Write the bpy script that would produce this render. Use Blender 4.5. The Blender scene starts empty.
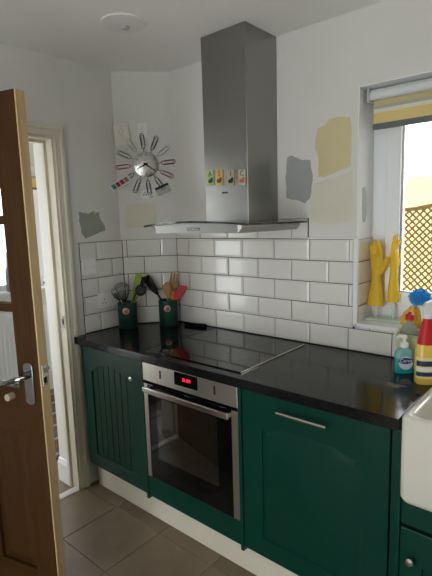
import bpy, bmesh, math, random
from mathutils import Vector, Matrix
random.seed(7)
S = bpy.context.scene
COL = S.collection
PI = math.pi
R = math.radians

# ------------------------------------------------------------------ camera
cam_d = bpy.data.cameras.new('camera')
cam_d.sensor_fit = 'VERTICAL'
cam_d.sensor_height = 24.0
cam_d.lens = 459.553 * 24.0 / 576.0
cam_d.clip_start = 0.02
cam = bpy.data.objects.new('camera', cam_d)
COL.objects.link(cam)
cr = Vector((0.76022458, 0.64897324, -0.02987163))
cu = Vector((-0.07385845, 0.1320191, 0.98849172))
cf = Vector((-0.6454483, 0.74926944, -0.14829632))
m4 = Matrix((cr, cu, -cf)).transposed().to_4x4()
m4.translation = Vector((2.0186, -1.9911, 1.5370))
cam.matrix_world = m4
S.camera = cam

# ------------------------------------------------------------------ sky and exposure
world = bpy.data.worlds.new('sky')
S.world = world
world.use_nodes = True
bg = world.node_tree.nodes['Background']
bg.inputs['Color'].default_value = (0.96, 0.98, 1.0, 1)
bg.inputs['Strength'].default_value = 3.6
S.view_settings.view_transform = 'Standard'
S.view_settings.look = 'None'
S.view_settings.gamma = 1.0
S.view_settings.use_curve_mapping = False
S.view_settings.exposure = 0.90

sun_d = bpy.data.lights.new('sun', 'SUN')
sun_d.energy = 11.0
sun_d.angle = R(0.6)
sun_d.color = (1.0, 0.93, 0.80)
sun = bpy.data.objects.new('sun', sun_d)
sun.rotation_euler = (R(30), 0, R(2))      # from behind the house, over the roof into the garden
COL.objects.link(sun)

def portal(name, loc, size, rot):
    """sampling guide for the sky light that enters through a window opening"""
    l = bpy.data.lights.new(name, 'AREA')
    l.shape = 'RECTANGLE'
    l.size, l.size_y = size
    l.cycles.is_portal = True
    o = bpy.data.objects.new(name, l)
    o.location = loc
    o.rotation_euler = rot
    COL.objects.link(o)
    return o

# ------------------------------------------------------------------ materials
MATS = {}
def _nodes(name):
    m = bpy.data.materials.new(name)
    m.use_nodes = True
    nt = m.node_tree
    return m, nt, nt.nodes['Principled BSDF']

def mat(name, col, rough=0.5, metal=0.0, noise=0.0, scale=20.0, bump=0.0, bscale=None,
        trans=0.0, ior=1.45, spec=0.5, coat=0.0, stretch=(1, 1, 1), col2=None, alpha=1.0,
        emit=None, sheen=0.0, detail=4.0):
    if name in MATS:
        return MATS[name]
    m, nt, b = _nodes(name)
    b.inputs['Base Color'].default_value = (*col, 1)
    b.inputs['Roughness'].default_value = rough
    b.inputs['Metallic'].default_value = metal
    b.inputs['IOR'].default_value = ior
    b.inputs['Specular IOR Level'].default_value = spec
    b.inputs['Transmission Weight'].default_value = trans
    b.inputs['Coat Weight'].default_value = coat
    b.inputs['Coat Roughness'].default_value = 0.08
    b.inputs['Sheen Weight'].default_value = sheen
    b.inputs['Alpha'].default_value = alpha
    if emit:
        b.inputs['Emission Color'].default_value = (*emit[0], 1)
        b.inputs['Emission Strength'].default_value = emit[1]
    if noise > 0 or bump > 0 or col2:
        tc = nt.nodes.new('ShaderNodeTexCoord')
        mp = nt.nodes.new('ShaderNodeMapping')
        mp.inputs['Scale'].default_value = stretch
        nt.links.new(tc.outputs['Object'], mp.inputs['Vector'])
        nz = nt.nodes.new('ShaderNodeTexNoise')
        nz.inputs['Scale'].default_value = scale
        nz.inputs['Detail'].default_value = detail
        nt.links.new(mp.outputs[0], nz.inputs['Vector'])
        if noise > 0 or col2:
            rp = nt.nodes.new('ShaderNodeValToRGB')
            c2 = col2 or tuple(min(1, c * (1 + noise)) for c in col)
            c1 = col if col2 else tuple(c * (1 - noise) for c in col)
            rp.color_ramp.elements[0].position = 0.32
            rp.color_ramp.elements[1].position = 0.68
            rp.color_ramp.elements[0].color = (*c1, 1)
            rp.color_ramp.elements[1].color = (*c2, 1)
            nt.links.new(nz.outputs['Fac'], rp.inputs['Fac'])
            nt.links.new(rp.outputs['Color'], b.inputs['Base Color'])
        if bump > 0:
            n2 = nz
            if bscale:
                n2 = nt.nodes.new('ShaderNodeTexNoise')
                n2.inputs['Scale'].default_value = bscale
                nt.links.new(mp.outputs[0], n2.inputs['Vector'])
            bp = nt.nodes.new('ShaderNodeBump')
            bp.inputs['Strength'].default_value = bump
            bp.inputs['Distance'].default_value = 0.002
            nt.links.new(n2.outputs['Fac'], bp.inputs['Height'])
            nt.links.new(bp.outputs['Normal'], b.inputs['Normal'])
    MATS[name] = m
    return m

def thin_glass(name, tint=(1, 1, 1), refl=0.6):
    """single sheet window glass: clear, with a mirror share that follows the Fresnel law"""
    m = bpy.data.materials.new(name)
    m.use_nodes = True
    nt = m.node_tree
    nt.nodes.clear()
    out = nt.nodes.new('ShaderNodeOutputMaterial')
    mx = nt.nodes.new('ShaderNodeMixShader')
    tr = nt.nodes.new('ShaderNodeBsdfTransparent')
    tr.inputs['Color'].default_value = (*tint, 1)
    gl = nt.nodes.new('ShaderNodeBsdfGlossy')
    gl.inputs['Roughness'].default_value = 0.02
    fr = nt.nodes.new('ShaderNodeFresnel')
    fr.inputs['IOR'].default_value = 1.45
    mu = nt.nodes.new('ShaderNodeMath')
    mu.operation = 'MULTIPLY'
    mu.inputs[1].default_value = refl
    nt.links.new(fr.outputs[0], mu.inputs[0])
    nt.links.new(mu.outputs[0], mx.inputs['Fac'])
    nt.links.new(tr.outputs[0], mx.inputs[1])
    nt.links.new(gl.outputs[0], mx.inputs[2])
    nt.links.new(mx.outputs[0], out.inputs['Surface'])
    MATS[name] = m
    return m

def wood(name, c1, c2, rough=0.45, axis='Z', scale=9.0, bump=0.05):
    m, nt, b = _nodes(name)
    tc = nt.nodes.new('ShaderNodeTexCoord')
    mp = nt.nodes.new('ShaderNodeMapping')
    st = {'X': (0.06, 1, 1), 'Y': (1, 0.06, 1), 'Z': (1, 1, 0.06)}[axis]
    mp.inputs['Scale'].default_value = st
    nz = nt.nodes.new('ShaderNodeTexNoise')
    nz.inputs['Scale'].default_value = scale * 6
    nz.inputs['Detail'].default_value = 6
    nz.inputs['Distortion'].default_value = 0.6
    rp = nt.nodes.new('ShaderNodeValToRGB')
    rp.color_ramp.elements[0].position = 0.3
    rp.color_ramp.elements[1].position = 0.72
    rp.color_ramp.elements[0].color = (*c1, 1)
    rp.color_ramp.elements[1].color = (*c2, 1)
    nt.links.new(tc.outputs['Object'], mp.inputs['Vector'])
    nt.links.new(mp.outputs[0], nz.inputs['Vector'])
    nt.links.new(nz.outputs['Fac'], rp.inputs['Fac'])
    nt.links.new(rp.outputs['Color'], b.inputs['Base Color'])
    bp = nt.nodes.new('ShaderNodeBump')
    bp.inputs['Strength'].default_value = bump
    bp.inputs['Distance'].default_value = 0.002
    nt.links.new(nz.outputs['Fac'], bp.inputs['Height'])
    nt.links.new(bp.outputs['Normal'], b.inputs['Normal'])
    b.inputs['Roughness'].default_value = rough
    b.inputs['Specular IOR Level'].default_value = 0.2
    MATS[name] = m
    return m

def granite():
    m, nt, b = _nodes('worktop_black')
    tc = nt.nodes.new('ShaderNodeTexCoord')
    nz = nt.nodes.new('ShaderNodeTexNoise')
    nz.inputs['Scale'].default_value = 260
    nz.inputs['Detail'].default_value = 2
    rp = nt.nodes.new('ShaderNodeValToRGB')
    e = rp.color_ramp.elements
    e[0].position = 0.60; e[0].color = (0.006, 0.0065, 0.007, 1)
    e[1].position = 0.80; e[1].color = (0.10, 0.10, 0.10, 1)
    b.inputs['Specular IOR Level'].default_value = 0.22
    nt.links.new(tc.outputs['Object'], nz.inputs['Vector'])
    nt.links.new(nz.outputs['Fac'], rp.inputs['Fac'])
    nt.links.new(rp.outputs['Color'], b.inputs['Base Color'])
    n2 = nt.nodes.new('ShaderNodeTexNoise')
    n2.inputs['Scale'].default_value = 9
    n2.inputs['Detail'].default_value = 6
    mr = nt.nodes.new('ShaderNodeMapRange')
    mr.inputs['From Min'].default_value = 0.3
    mr.inputs['From Max'].default_value = 0.7
    mr.inputs['To Min'].default_value = 0.09
    mr.inputs['To Max'].default_value = 0.20
    nt.links.new(tc.outputs['Object'], n2.inputs['Vector'])
    nt.links.new(n2.outputs['Fac'], mr.inputs['Value'])
    nt.links.new(mr.outputs['Result'], b.inputs['Roughness'])
    MATS['worktop_black'] = m
    return m

def steel(name='brushed_steel', col=(0.31, 0.305, 0.295), rough=0.33, stretch=(1, 1, 60)):
    m, nt, b = _nodes(name)
    b.inputs['Base Color'].default_value = (*col, 1)
    b.inputs['Metallic'].default_value = 1.0
    tc = nt.nodes.new('ShaderNodeTexCoord')
    mp = nt.nodes.new('ShaderNodeMapping')
    mp.inputs['Scale'].default_value = stretch
    nz = nt.nodes.new('ShaderNodeTexNoise')
    nz.inputs['Scale'].default_value = 14
    nz.inputs['Detail'].default_value = 3
    mr = nt.nodes.new('ShaderNodeMapRange')
    mr.inputs['To Min'].default_value = rough - 0.09
    mr.inputs['To Max'].default_value = rough + 0.09
    nt.links.new(tc.outputs['Object'], mp.inputs['Vector'])
    nt.links.new(mp.outputs[0], nz.inputs['Vector'])
    nt.links.new(nz.outputs['Fac'], mr.inputs['Value'])
    nt.links.new(mr.outputs['Result'], b.inputs['Roughness'])
    bp = nt.nodes.new('ShaderNodeBump')
    bp.inputs['Strength'].default_value = 0.05
    bp.inputs['Distance'].default_value = 0.001
    nt.links.new(nz.outputs['Fac'], bp.inputs['Height'])
    nt.links.new(bp.outputs['Normal'], b.inputs['Normal'])
    MATS[name] = m
    return m

WALL = mat('wall_paint', (0.745, 0.725, 0.685), 0.75, noise=0.02, scale=3, bump=0.12, bscale=140)
CEIL = mat('ceiling_paint', (0.90, 0.885, 0.85), 0.8, bump=0.08, bscale=90)
HALLW = mat('hall_paint', (0.78, 0.75, 0.71), 0.75, bump=0.08, bscale=120)
CREAM = mat('cream_gloss', (0.74, 0.69, 0.56), 0.32, noise=0.03, scale=5)
PLINTH = mat('plinth_cream', (0.74, 0.69, 0.57), 0.4, noise=0.03, scale=5)
GROUT = mat('dark_grout', (0.045, 0.043, 0.042), 0.9)
TILE = mat('tile_white', (0.78, 0.755, 0.70), 0.10, noise=0.015, scale=4, bump=0.03, bscale=12)
TRIM = mat('white_trim', (0.87, 0.88, 0.88), 0.35)
UPVC = mat('white_upvc', (0.88, 0.90, 0.92), 0.28)
GREEN = mat('green_paint', (0.0025, 0.042, 0.028), 0.28, noise=0.06, scale=3, bump=0.04, bscale=60, spec=0.28)
GREEND = mat('green_paint_shadow_gap', (0.004, 0.03, 0.022), 0.7)
CARC = mat('carcass_dark', (0.02, 0.03, 0.028), 0.7)
STEEL = steel()
STEELH = steel('brushed_steel_level', (0.62, 0.595, 0.55), 0.34, (1, 60, 60))
CHROME = mat('chrome', (0.38, 0.39, 0.40), 0.10, 1.0)
NICKEL = mat('satin_nickel', (0.68, 0.66, 0.62), 0.25, 1.0)
BLKGLASS = mat('black_glass', (0.003, 0.003, 0.0035), 0.03, spec=0.4)
OVENWIN = mat('oven_window_glass', (0.012, 0.009, 0.006), 0.03, ior=2.1)
BLACK = mat('black_plastic', (0.006, 0.006, 0.0065), 0.5, spec=0.15)
WORKTOP = granite()
DOORW = wood('door_oak', (0.046, 0.019, 0.004), (0.074, 0.031, 0.007), 0.55, 'Z')
DOORH = wood('door_oak_rail', (0.046, 0.019, 0.004), (0.074, 0.031, 0.007), 0.55, 'X')
DOORE = wood('door_edge_pale', (0.56, 0.39, 0.20), (0.68, 0.50, 0.29), 0.6, 'Z')
SPOONW = wood('spoon_beech', (0.40, 0.22, 0.10), (0.52, 0.31, 0.15), 0.6, 'Z')
GLASS = thin_glass('window_glass', (0.97, 0.985, 0.98))
HOODGL = mat('hood_glass', (0.10, 0.13, 0.13), 0.03, trans=0.7, ior=1.45)
CERAMIC = mat('fireclay_white', (0.72, 0.69, 0.61), 0.12, coat=0.4)
POT = mat('pot_green', (0.008, 0.050, 0.038), 0.5, bump=0.05, bscale=80)
COPPER = mat('copper_badge', (0.72, 0.42, 0.28), 0.45, 0.4)
RED = mat('red_silicone', (0.55, 0.012, 0.018), 0.45)
ORANGE = mat('orange_silicone', (0.75, 0.16, 0.02), 0.5)
LIME = mat('lime_silicone', (0.26, 0.36, 0.02), 0.45)
GLOVE = mat('glove_yellow', (0.97, 0.76, 0.07), 0.42, noise=0.05, scale=30, bump=0.15, bscale=110)
def thin_translucent(m, col, share):
    nt = m.node_tree
    out = [n for n in nt.nodes if n.type == 'OUTPUT_MATERIAL'][0]
    mx = nt.nodes.new('ShaderNodeMixShader'); mx.inputs['Fac'].default_value = share
    tl = nt.nodes.new('ShaderNodeBsdfTranslucent'); tl.inputs['Color'].default_value = (*col, 1)
    nt.links.new(nt.nodes['Principled BSDF'].outputs[0], mx.inputs[1])
    nt.links.new(tl.outputs[0], mx.inputs[2])
    nt.links.new(mx.outputs[0], out.inputs['Surface'])
thin_translucent(GLOVE, (1.0, 0.72, 0.10), 0.5)
MINT = mat('mint_plastic', (0.62, 0.74, 0.66), 0.35)
WHITEP = mat('white_plastic', (0.82, 0.82, 0.80), 0.35)
PAPER = mat('paper_white', (0.86, 0.85, 0.82), 0.8)
INK = mat('ink_dark', (0.03, 0.03, 0.035), 0.7)

# ------------------------------------------------------------------ builders
class MB:
    """collects shapes of one part; build() links them as one mesh object"""
    def __init__(self):
        self.v = []; self.f = []
    def add(self, vs, fs):
        n = len(self.v)
        self.v += [Vector(p) for p in vs]
        self.f += [tuple(i + n for i in q) for q in fs]
        return self
    def box(self, a, b):
        (x0, y0, z0), (x1, y1, z1) = a, b
        vs = [(x0,y0,z0),(x1,y0,z0),(x1,y1,z0),(x0,y1,z0),(x0,y0,z1),(x1,y0,z1),(x1,y1,z1),(x0,y1,z1)]
        return self.add(vs, [(3,2,1,0),(4,5,6,7),(0,1,5,4),(1,2,6,5),(2,3,7,6),(3,0,4,7)])
    def prism(self, pts, d):
        """polygon pts (3D, planar) swept by vector d"""
        n = len(pts); d = Vector(d)
        vs = [Vector(p) for p in pts] + [Vector(p) + d for p in pts]
        fs = [tuple(range(n - 1, -1, -1)), tuple(range(n, 2 * n))]
        fs += [(i, (i + 1) % n, (i + 1) % n + n, i + n) for i in range(n)]
        return self.add(vs, fs)
    def loft(self, rings, cap=True, closed=True):
        n = len(rings[0]); vs = []; fs = []
        for r_ in rings: vs += r_
        for k in range(len(rings) - 1):
            for i in range(n if closed else n - 1):
                j = (i + 1) % n
                fs.append((k*n+i, k*n+j, (k+1)*n+j, (k+1)*n+i))
        if cap:
            fs.append(tuple(range(n - 1, -1, -1)))
            fs.append(tuple((len(rings)-1)*n + i for i in range(n)))
        return self.add(vs, fs)
    def lathe(self, prof, seg=24, c=(0, 0, 0), sx=1, sy=1):
        rings = []
        for r_, z in prof:
            rings.append([(c[0] + r_*sx*math.cos(2*PI*i/seg), c[1] + r_*sy*math.sin(2*PI*i/seg), c[2] + z) for i in range(seg)])
        return self.loft(rings)
    def tube(self, path, rad, seg=10, closed=False, flat=None):
        path = [Vector(p) for p in path]; n = len(path)
        rads = rad if isinstance(rad, (list, tuple)) else [rad] * n
        rings = []; up = None
        for i, p in enumerate(path):
            if closed: t = path[(i+1) % n] - path[i-1]
            else: t = path[min(i+1, n-1)] - path[max(i-1, 0)]
            t.normalize()
            if up is None:
                up = Vector(flat) if flat else (Vector((0,0,1)) if abs(t.z) < 0.9 else Vector((0,1,0)))
            x = t.cross(up)
            if x.length < 1e-5: x = t.orthogonal()
            x.normalize(); up = x.cross(t).normalized()
            rr = rads[i]
            a, b_ = rr if isinstance(rr, (list, tuple)) else (rr, rr)
            rings.append([p + x*a*math.cos(2*PI*k/seg) + up*b_*math.sin(2*PI*k/seg) for k in range(seg)])
        if closed:
            rings.append(rings[0])
            return self.loft(rings, cap=False)
        return self.loft(rings)
    def xf(self, M):
        self.v = [M @ p for p in self.v]
        return self
    def mesh(self, name, m, smooth=None):
        me = bpy.data.meshes.new(name)
        me.from_pydata([tuple(p) for p in self.v], [], self.f)
        bm = bmesh.new(); bm.from_mesh(me)
        bmesh.ops.recalc_face_normals(bm, faces=bm.faces)
        bm.to_mesh(me); bm.free()
        me.materials.append(m)
        if smooth is not None:
            me.shade_smooth()
            me.set_sharp_from_angle(angle=R(smooth))
        return me
    def build(self, name, m, parent=None, smooth=None, bevel=0, seg=2, world=False):
        if parent is not None and world:
            inv = WM(parent).inverted()
            self.v = [inv @ p for p in self.v]
        o = bpy.data.objects.new(name, self.mesh(name, m, smooth))
        COL.objects.link(o)
        if parent is not None: o.parent = parent
        if bevel:
            md = o.modifiers.new('bevel', 'BEVEL')
            md.width = bevel; md.segments = seg; md.limit_method = 'ANGLE'; md.angle_limit = R(40)
        return o

def WM(o):
    M = Matrix.LocRotScale(o.location, o.rotation_euler, o.scale)
    return WM(o.parent) @ M if o.parent else M

def tag(o, label, cat, group=None):
    o['label'] = label; o['category'] = cat
    if group: o['group'] = group
    return o
def thing(name, label, cat, loc=(0, 0, 0), rz=0, group=None, rot=None):
    o = bpy.data.objects.new(name, None)
    o.empty_display_size = 0.05
    o.location = loc
    o.rotation_euler = rot or (0, 0, rz)
    COL.objects.link(o)
    return tag(o, label, cat, group)
def struct(o, label=None, cat=None):
    o['kind'] = 'structure'
    if label: o['label'] = label
    if cat: o['category'] = cat
    return o
def bx(name, a, b, m, parent=None, bevel=0, world=True, smooth=None):
    return MB().box(a, b).build(name, m, parent, bevel=bevel, world=world, smooth=smooth)
def dup(o, parent, loc=None, rot=None):
    c = o.copy(); COL.objects.link(c); c.parent = parent
    if loc is not None: c.location = loc
    if rot is not None: c.rotation_euler = rot
    return c
def text_mesh(name, s, size, m, parent, M, depth=0.0006, align='CENTER'):
    cu_ = bpy.data.curves.new(name, 'FONT')
    cu_.body = s; cu_.size = size; cu_.extrude = depth / 2
    cu_.align_x = align; cu_.align_y = 'CENTER'; cu_.resolution_u = 2
    t = bpy.data.objects.new(name + '_tmp', cu_)
    COL.objects.link(t)
    dg = bpy.context.evaluated_depsgraph_get()
    me = bpy.data.meshes.new_from_object(t.evaluated_get(dg))
    bpy.data.objects.remove(t)
    me.transform(M)
    me.materials.clear(); me.materials.append(m)
    o = bpy.data.objects.new(name, me)
    COL.objects.link(o); o.parent = parent
    return o
# text plane -> faces local -y (x right, z up)
TXZ = Matrix.Rotation(PI / 2, 4, 'X')

# ------------------------------------------------------------------ dimensions (metres)
ZC = 2.39            # ceiling
QX, QY = -0.2304, -0.2475   # corner between left wall and diagonal wall
DD = Vector((0.6815, 0.7318, 0)); DN = Vector((0.7318, -0.6815, 0)); DL = 0.338
DANG = math.atan2(DD.y, DD.x)
DY0, DY1 = -1.385, -0.645    # doorway in the left wall
DH = 1.985
WX0, WX1, WZ0, WZ1 = 1.148, 2.36, 1.036, 2.082   # kitchen window
ROOM_E, ROOM_S = 3.10, -3.30
HX, HS, HN = -1.90, -1.70, 1.25   # hall west / south / north
PW = (0.70, 2.05, 0.0, 2.12)     # glazed doors added behind the camera to light the room: x0,x1,z0,z1
HW = (-1.45, 0.22, 0.95, 2.06)   # hall window, widened southward to brighten the hall: y0,y1,z0,z1

portal('sky_portal_kitchen', ((WX0+WX1)/2, 0.26, (WZ0+WZ1)/2), (WX1-WX0, WZ1-WZ0), (-PI/2, 0, 0))
portal('sky_portal_added_glazing', ((PW[0]+PW[1])/2, ROOM_S-0.13, (PW[2]+PW[3])/2), (PW[1]-PW[0], PW[3]-PW[2]), (PI/2, 0, 0))
portal('sky_portal_added_door', (-1.125, -1.70-0.13, 1.0), (0.85, 2.0), (PI/2, 0, 0))
portal('sky_portal_hall', (HX-0.18, (HW[0]+HW[1])/2, (HW[2]+HW[3])/2), (HW[3]-HW[2], HW[1]-HW[0]), (0, -PI/2, 0))

# ------------------------------------------------------------------ room shell
b = MB()
b.box((-0.23, 0, 0), (WX0, 0.30, ZC)).box((WX0, 0, 0), (WX1, 0.30, WZ0)).box((WX0, 0, WZ1), (WX1, 0.30, ZC)).box((WX1, 0, 0), (ROOM_E, 0.30, ZC))
wall_back = struct(b.build('wall_back', WALL))
b = MB().prism([(QX, QY, 0), (0, 0, 0), (QX, 0, 0)], (0, 0, ZC))
wall_diag = struct(b.build('wall_diagonal', WALL))
b = MB()
b.box((-0.425, DY1, 0), (-0.23, 0.30, ZC)).box((-0.425, DY0, DH), (-0.23, DY1, ZC)).box((-0.425, ROOM_S, 0), (-0.23, DY0, ZC))
wall_left = struct(b.build('wall_left', WALL))
wall_right = struct(bx('wall_right', (ROOM_E, ROOM_S, 0), (ROOM_E+0.15, 0.30, ZC), WALL))
b = MB()
b.box((-0.425, ROOM_S-0.15, 0), (PW[0], ROOM_S, ZC)).box((PW[1], ROOM_S-0.15, 0), (ROOM_E+0.15, ROOM_S, ZC)).box((PW[0], ROOM_S-0.15, PW[3]), (PW[1], ROOM_S, ZC))
wall_front = struct(b.build('wall_front', WALL))
ceiling = struct(bx('ceiling', (HX-0.2, ROOM_S-0.15, ZC), (ROOM_E+0.15, 1.45, ZC+0.1), CEIL))

# hall beyond the doorway
b = MB()
b.box((HX-0.2, HS, 0), (HX, HW[0], ZC)).box((HX-0.2, HW[1], 0), (HX, HN, ZC)).box((HX-0.2, HW[0], 0), (HX, HW[1], HW[2])).box((HX-0.2, HW[0], HW[3]), (HX, HW[1], ZC))
struct(b.build('wall_hall_west', HALLW))
struct(bx('wall_hall_north', (HX-0.2, HN, 0), (-0.425, HN+0.15, ZC), HALLW))
FD = (-1.55, -0.70, 0.0, 2.03)     # glazed door added in the hall to let sunlight in
b = MB()
b.box((HX-0.2, HS-0.15, 0), (FD[0], HS, ZC)).box((FD[1], HS-0.15, 0), (-0.425, HS, ZC)).box((FD[0], HS-0.15, FD[3]), (FD[1], HS, ZC))
struct(b.build('wall_hall_south', HALLW))
struct(bx('wall_hall_east', (-0.46, 0.30, 0), (-0.30, HN, ZC), HALLW))

# floor: dark bed plus single tiles
FT = mat('floor_stone', (0.135, 0.096, 0.058), 0.45, scale=3.2, bump=0.10, bscale=26, col2=(0.255, 0.195, 0.132), detail=8)
FT2 = mat('floor_stone_light', (0.155, 0.111, 0.069), 0.42, scale=2.6, bump=0.10, bscale=26, col2=(0.275, 0.213, 0.148), detail=8)
FJ = mat('floor_joint', (0.115, 0.088, 0.06), 0.7)
floor = struct(bx('floor', (HX-0.2, ROOM_S-0.15, -0.10), (ROOM_E+0.15, HN+0.15, -0.003), FJ))
fw = 0.345; fh = 0.325
g = 0.0016
fm = []
for m_ in (FT, FT2):
    q = MB(); z0, z1 = -0.004, 0.0
    q.loft([[(g,g,z0),(fw-g,g,z0),(fw-g,fh-g,z0),(g,fh-g,z0)],
            [(g,g,z1-.0012),(fw-g,g,z1-.0012),(fw-g,fh-g,z1-.0012),(g,fh-g,z1-.0012)],
            [(g*2,g*2,z1),(fw-g*2,g*2,z1),(fw-g*2,fh-g*2,z1),(g*2,fh-g*2,z1)]])
    fm.append(q.mesh('floor_tile', m_))
iy0 = -9
for ix in range(-6, 9):
    for iy in range(-8, 6):
        x = 0.073 + ix * fw; y = -0.622 + iy * fh
        if x + fw < HX - 0.1 or x > ROOM_E or y + fh < ROOM_S or y > HN: continue
        if x + fw < -0.425 and y < HS - 0.15: continue
        if x > -0.2 and y > -0.45: continue
        o = bpy.data.objects.new('floor_tile', fm[(ix * 7 + iy * 3 + (ix*iy) % 2) % 2])
        o.location = (x, y, 0); o.parent = floor
        COL.objects.link(o)

# ------------------------------------------------------------------ wall tiles
TC = {}
def tile_mesh(w, h, cuts=''):
    """bevelled brick tile; cut sides (l, r, t, b) keep no bevel"""
    key = (round(w, 3), round(h, 3), cuts)
    if key in TC: return TC[key]
    e = 0.011
    l, r_, t, bt = [0.0008 if c in cuts else e for c in 'lrtb']
    q = MB()
    y0, y1, y2 = 0.0, -0.0055, -0.0085
    def ring(a, c, d, e_, y): return [(a, y, d), (w - c, y, d), (w - c, y, h - e_), (a, y, h - e_)]
    q.loft([ring(0, 0, 0, 0, y0), ring(0, 0, 0, 0, y1), ring(l, r_, bt, t, y2)])
    TC[key] = q.mesh('tile', TILE)
    return TC[key]
TW, TH, GR = 0.203, 0.103, 0.0038
ZT = 1.4283
def lay(parent, org, ang, u0, u1, joints, z0, z1, lab=None, topcut=False):
    """one course between u0 and u1 with joints at the listed places"""
    js = [u0] + [j for j in joints if u0 + 0.004 < j < u1 - 0.004] + [u1]
    for a, c in zip(js[:-1], js[1:]):
        wd = c - a - GR
        if wd < 0.004: continue
        cuts = ''
        if wd < TW - GR - 0.004:
            if a == u0: cuts += 'l'
            if c == u1: cuts += 'r'
        h = z1 - z0 - GR
        if h < TH - GR - 0.004: cuts += 't'
        o = bpy.data.objects.new('tile', tile_mesh(wd, h, cuts))
        COL.objects.link(o)
        o.parent = parent
        d = Vector((math.cos(ang), math.sin(ang), 0))
        nrm = Vector((d.y, -d.x, 0))
        jit = random.uniform(-0.0004, 0.0004)
        o.location = Vector(org) + d * (a + GR/2) + nrm * (0.004 + jit) + Vector((0, 0, z0 + GR/2))
        o.rotation_euler = (random.uniform(-.003, .003), random.uniform(-.002, .002), ang + random.uniform(-.004, .004))

JX = 0.1023
ODD = [JX + i * TW for i in range(-1, 20)]
EVEN = [JX + (i + .5) * TW for i in range(-2, 20)]
# grout beds
bx('grout', (0.0, -0.0055, 0.9105), (WX0, 0.0, ZT), GROUT, wall_back)
bx('grout', (0.0, -0.0055, ZT), (0.906, 0.0, ZT + 0.1), GROUT, wall_back)
bx('grout', (WX0, -0.0055, 0.9105), (ROOM_E, 0.0, WZ0 - 0.006), GROUT, wall_back)
lay(wall_back, (0, 0, 0), 0, 0.0, 0.906, EVEN, ZT, ZT + 0.1)
for k in range(5):
    js = ODD if k % 2 == 0 else EVEN
    z1 = ZT - k * TH; z0 = z1 - TH
    if k == 0: z1 -= 0.0
    if k < 4:
        lay(wall_back, (0, 0, 0), 0, 0.008, WX0 - 0.008, js, z0, z1)
    else:
        lay(wall_back, (0, 0, 0), 0, 0.008, ROOM_E, js, z0, z1)
lay(wall_back, (0, 0, 0), 0, WX0, ROOM_E, EVEN, ZT - 4*TH, WZ0 - 0.006)
# diagonal wall
MB().prism([Vector((QX, QY, 0.9105)), Vector((0, 0, 0.9105)), Vector((0, 0, 0.9105)) + DN*0.0055, Vector((QX, QY, 0.9105)) + DN*0.0055], (0, 0, ZT - 0.9105)).build('grout', GROUT, wall_diag)
for k in range(5):
    js = [0.034, 0.237] if k % 2 == 0 else [0.134]
    lay(wall_diag, (QX, QY, 0), DANG, 0.008, DL - 0.002, js, ZT - (k+1)*TH, ZT - k*TH)
# left wall
YE = -0.541
bx('grout', (-0.23, YE, 0.9105), (-0.2245, QY, ZT), GROUT, wall_left)
for k in range(5):
    js = [-0.432] if k % 2 == 0 else [-0.53, -0.327]
    lay(wall_left, (-0.23, 0, 0), PI/2, YE, QY - 0.002, js, ZT - (k+1)*TH, ZT - k*TH)
# reveal of the window (tiles up to the same level)
bx('grout', (WX0, -0.004, WZ0), (WX0 + 0.0045, 0.165, ZT), GROUT, wall_back)
for k in range(4):
    z1 = ZT - k*TH; z0 = max(WZ0 + 0.004, z1 - TH)
    lay(wall_back, (WX0, 0, 0), PI/2, 0.002, 0.163, [], z0, z1)
# white edging strip round the tiled reveal and sill
tr = struct(MB().box((WX0-0.008, -0.0145, WZ0-0.0085), (WX0+0.012, 0.0, ZT+0.004)).box((WX0, -0.0145, WZ0-0.008), (WX1, 0.0, WZ0+0.009)).box((WX0+0.0, 0.0, ZT), (WX0+0.012, 0.163, ZT+0.006)).box((WX0+0.004, -0.012, WZ0-0.002), (WX1, 0.166, WZ0+0.0095)).build('trim_1', TRIM, bevel=0.002), 'white edging strip and sill around the tiled window recess', 'trim')
# top edge strip of the splashback right of the hood
struct(bx('trim_2', (0.906, -0.0135, ZT+0.0005), (WX0-0.008, 0.0, ZT+0.006), TRIM, bevel=0.001))

# window head and jamb liner in white gloss
struct(MB().box((WX0, 0.0, ZT+0.006), (WX0+0.004, 0.166, WZ1)).box((WX0, 0.0, WZ1-0.004), (WX1, 0.166, WZ1)).box((WX1-0.004, 0, WZ0+0.0095), (WX1, 0.166, WZ1)).build('trim_3', TRIM), 'white painted window reveal', 'trim')

# ------------------------------------------------------------------ window_1 over the sink
w1 = struct(thing('window_1', 'white plastic kitchen window over the sink', 'window', (WX0, 0.165, WZ0)))
fy0, fy1 = 0.166, 0.236
def frame(parent, nm, x0, x1, z0, z1, w, y0, y1, m, bev=0.004, wb=None):
    wb = wb or w
    q = MB()
    q.box((x0, y0, z0), (x0+w, y1, z1)).box((x1-w, y0, z0), (x1, y1, z1)).box((x0+w, y0, z0), (x1-w, y1, z0+wb)).box((x0+w, y0, z1-w), (x1-w, y1, z1))
    return q.build(nm, m, parent, bevel=bev, world=True)
frame(w1, 'window_frame', WX0+0.001, WX1-0.001, WZ0+0.0096, WZ1-0.004, 0.068, fy0, fy1, UPVC)
for x0, x1 in ((WX0+0.073, 1.742), (1.758, WX1-0.073)):
    sa = frame(w1, 'sash', x0, x1, WZ0+0.078, WZ1-0.072, 0.062, fy0-0.018, fy1-0.01, UPVC)
    bx('pane', (x0+0.060, fy0+0.020, WZ0+0.138), (x1-0.060, fy0+0.026, WZ1-0.132), GLASS, sa)
    frame(sa, 'gasket', x0+0.060, x1-0.060, WZ0+0.138, WZ1-0.132, 0.004, fy0-0.005, fy0+0.018, mat('gasket_grey', (0.12, 0.13, 0.14), 0.6), bev=0)
frame(w1, 'weather_seal', WX0+0.0695, WX1-0.0695, WZ0+0.078, WZ1-0.073, 0.0034, fy0-0.002, fy0+0.03, mat('seal_grey', (0.22, 0.23, 0.24), 0.7), bev=0)
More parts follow.
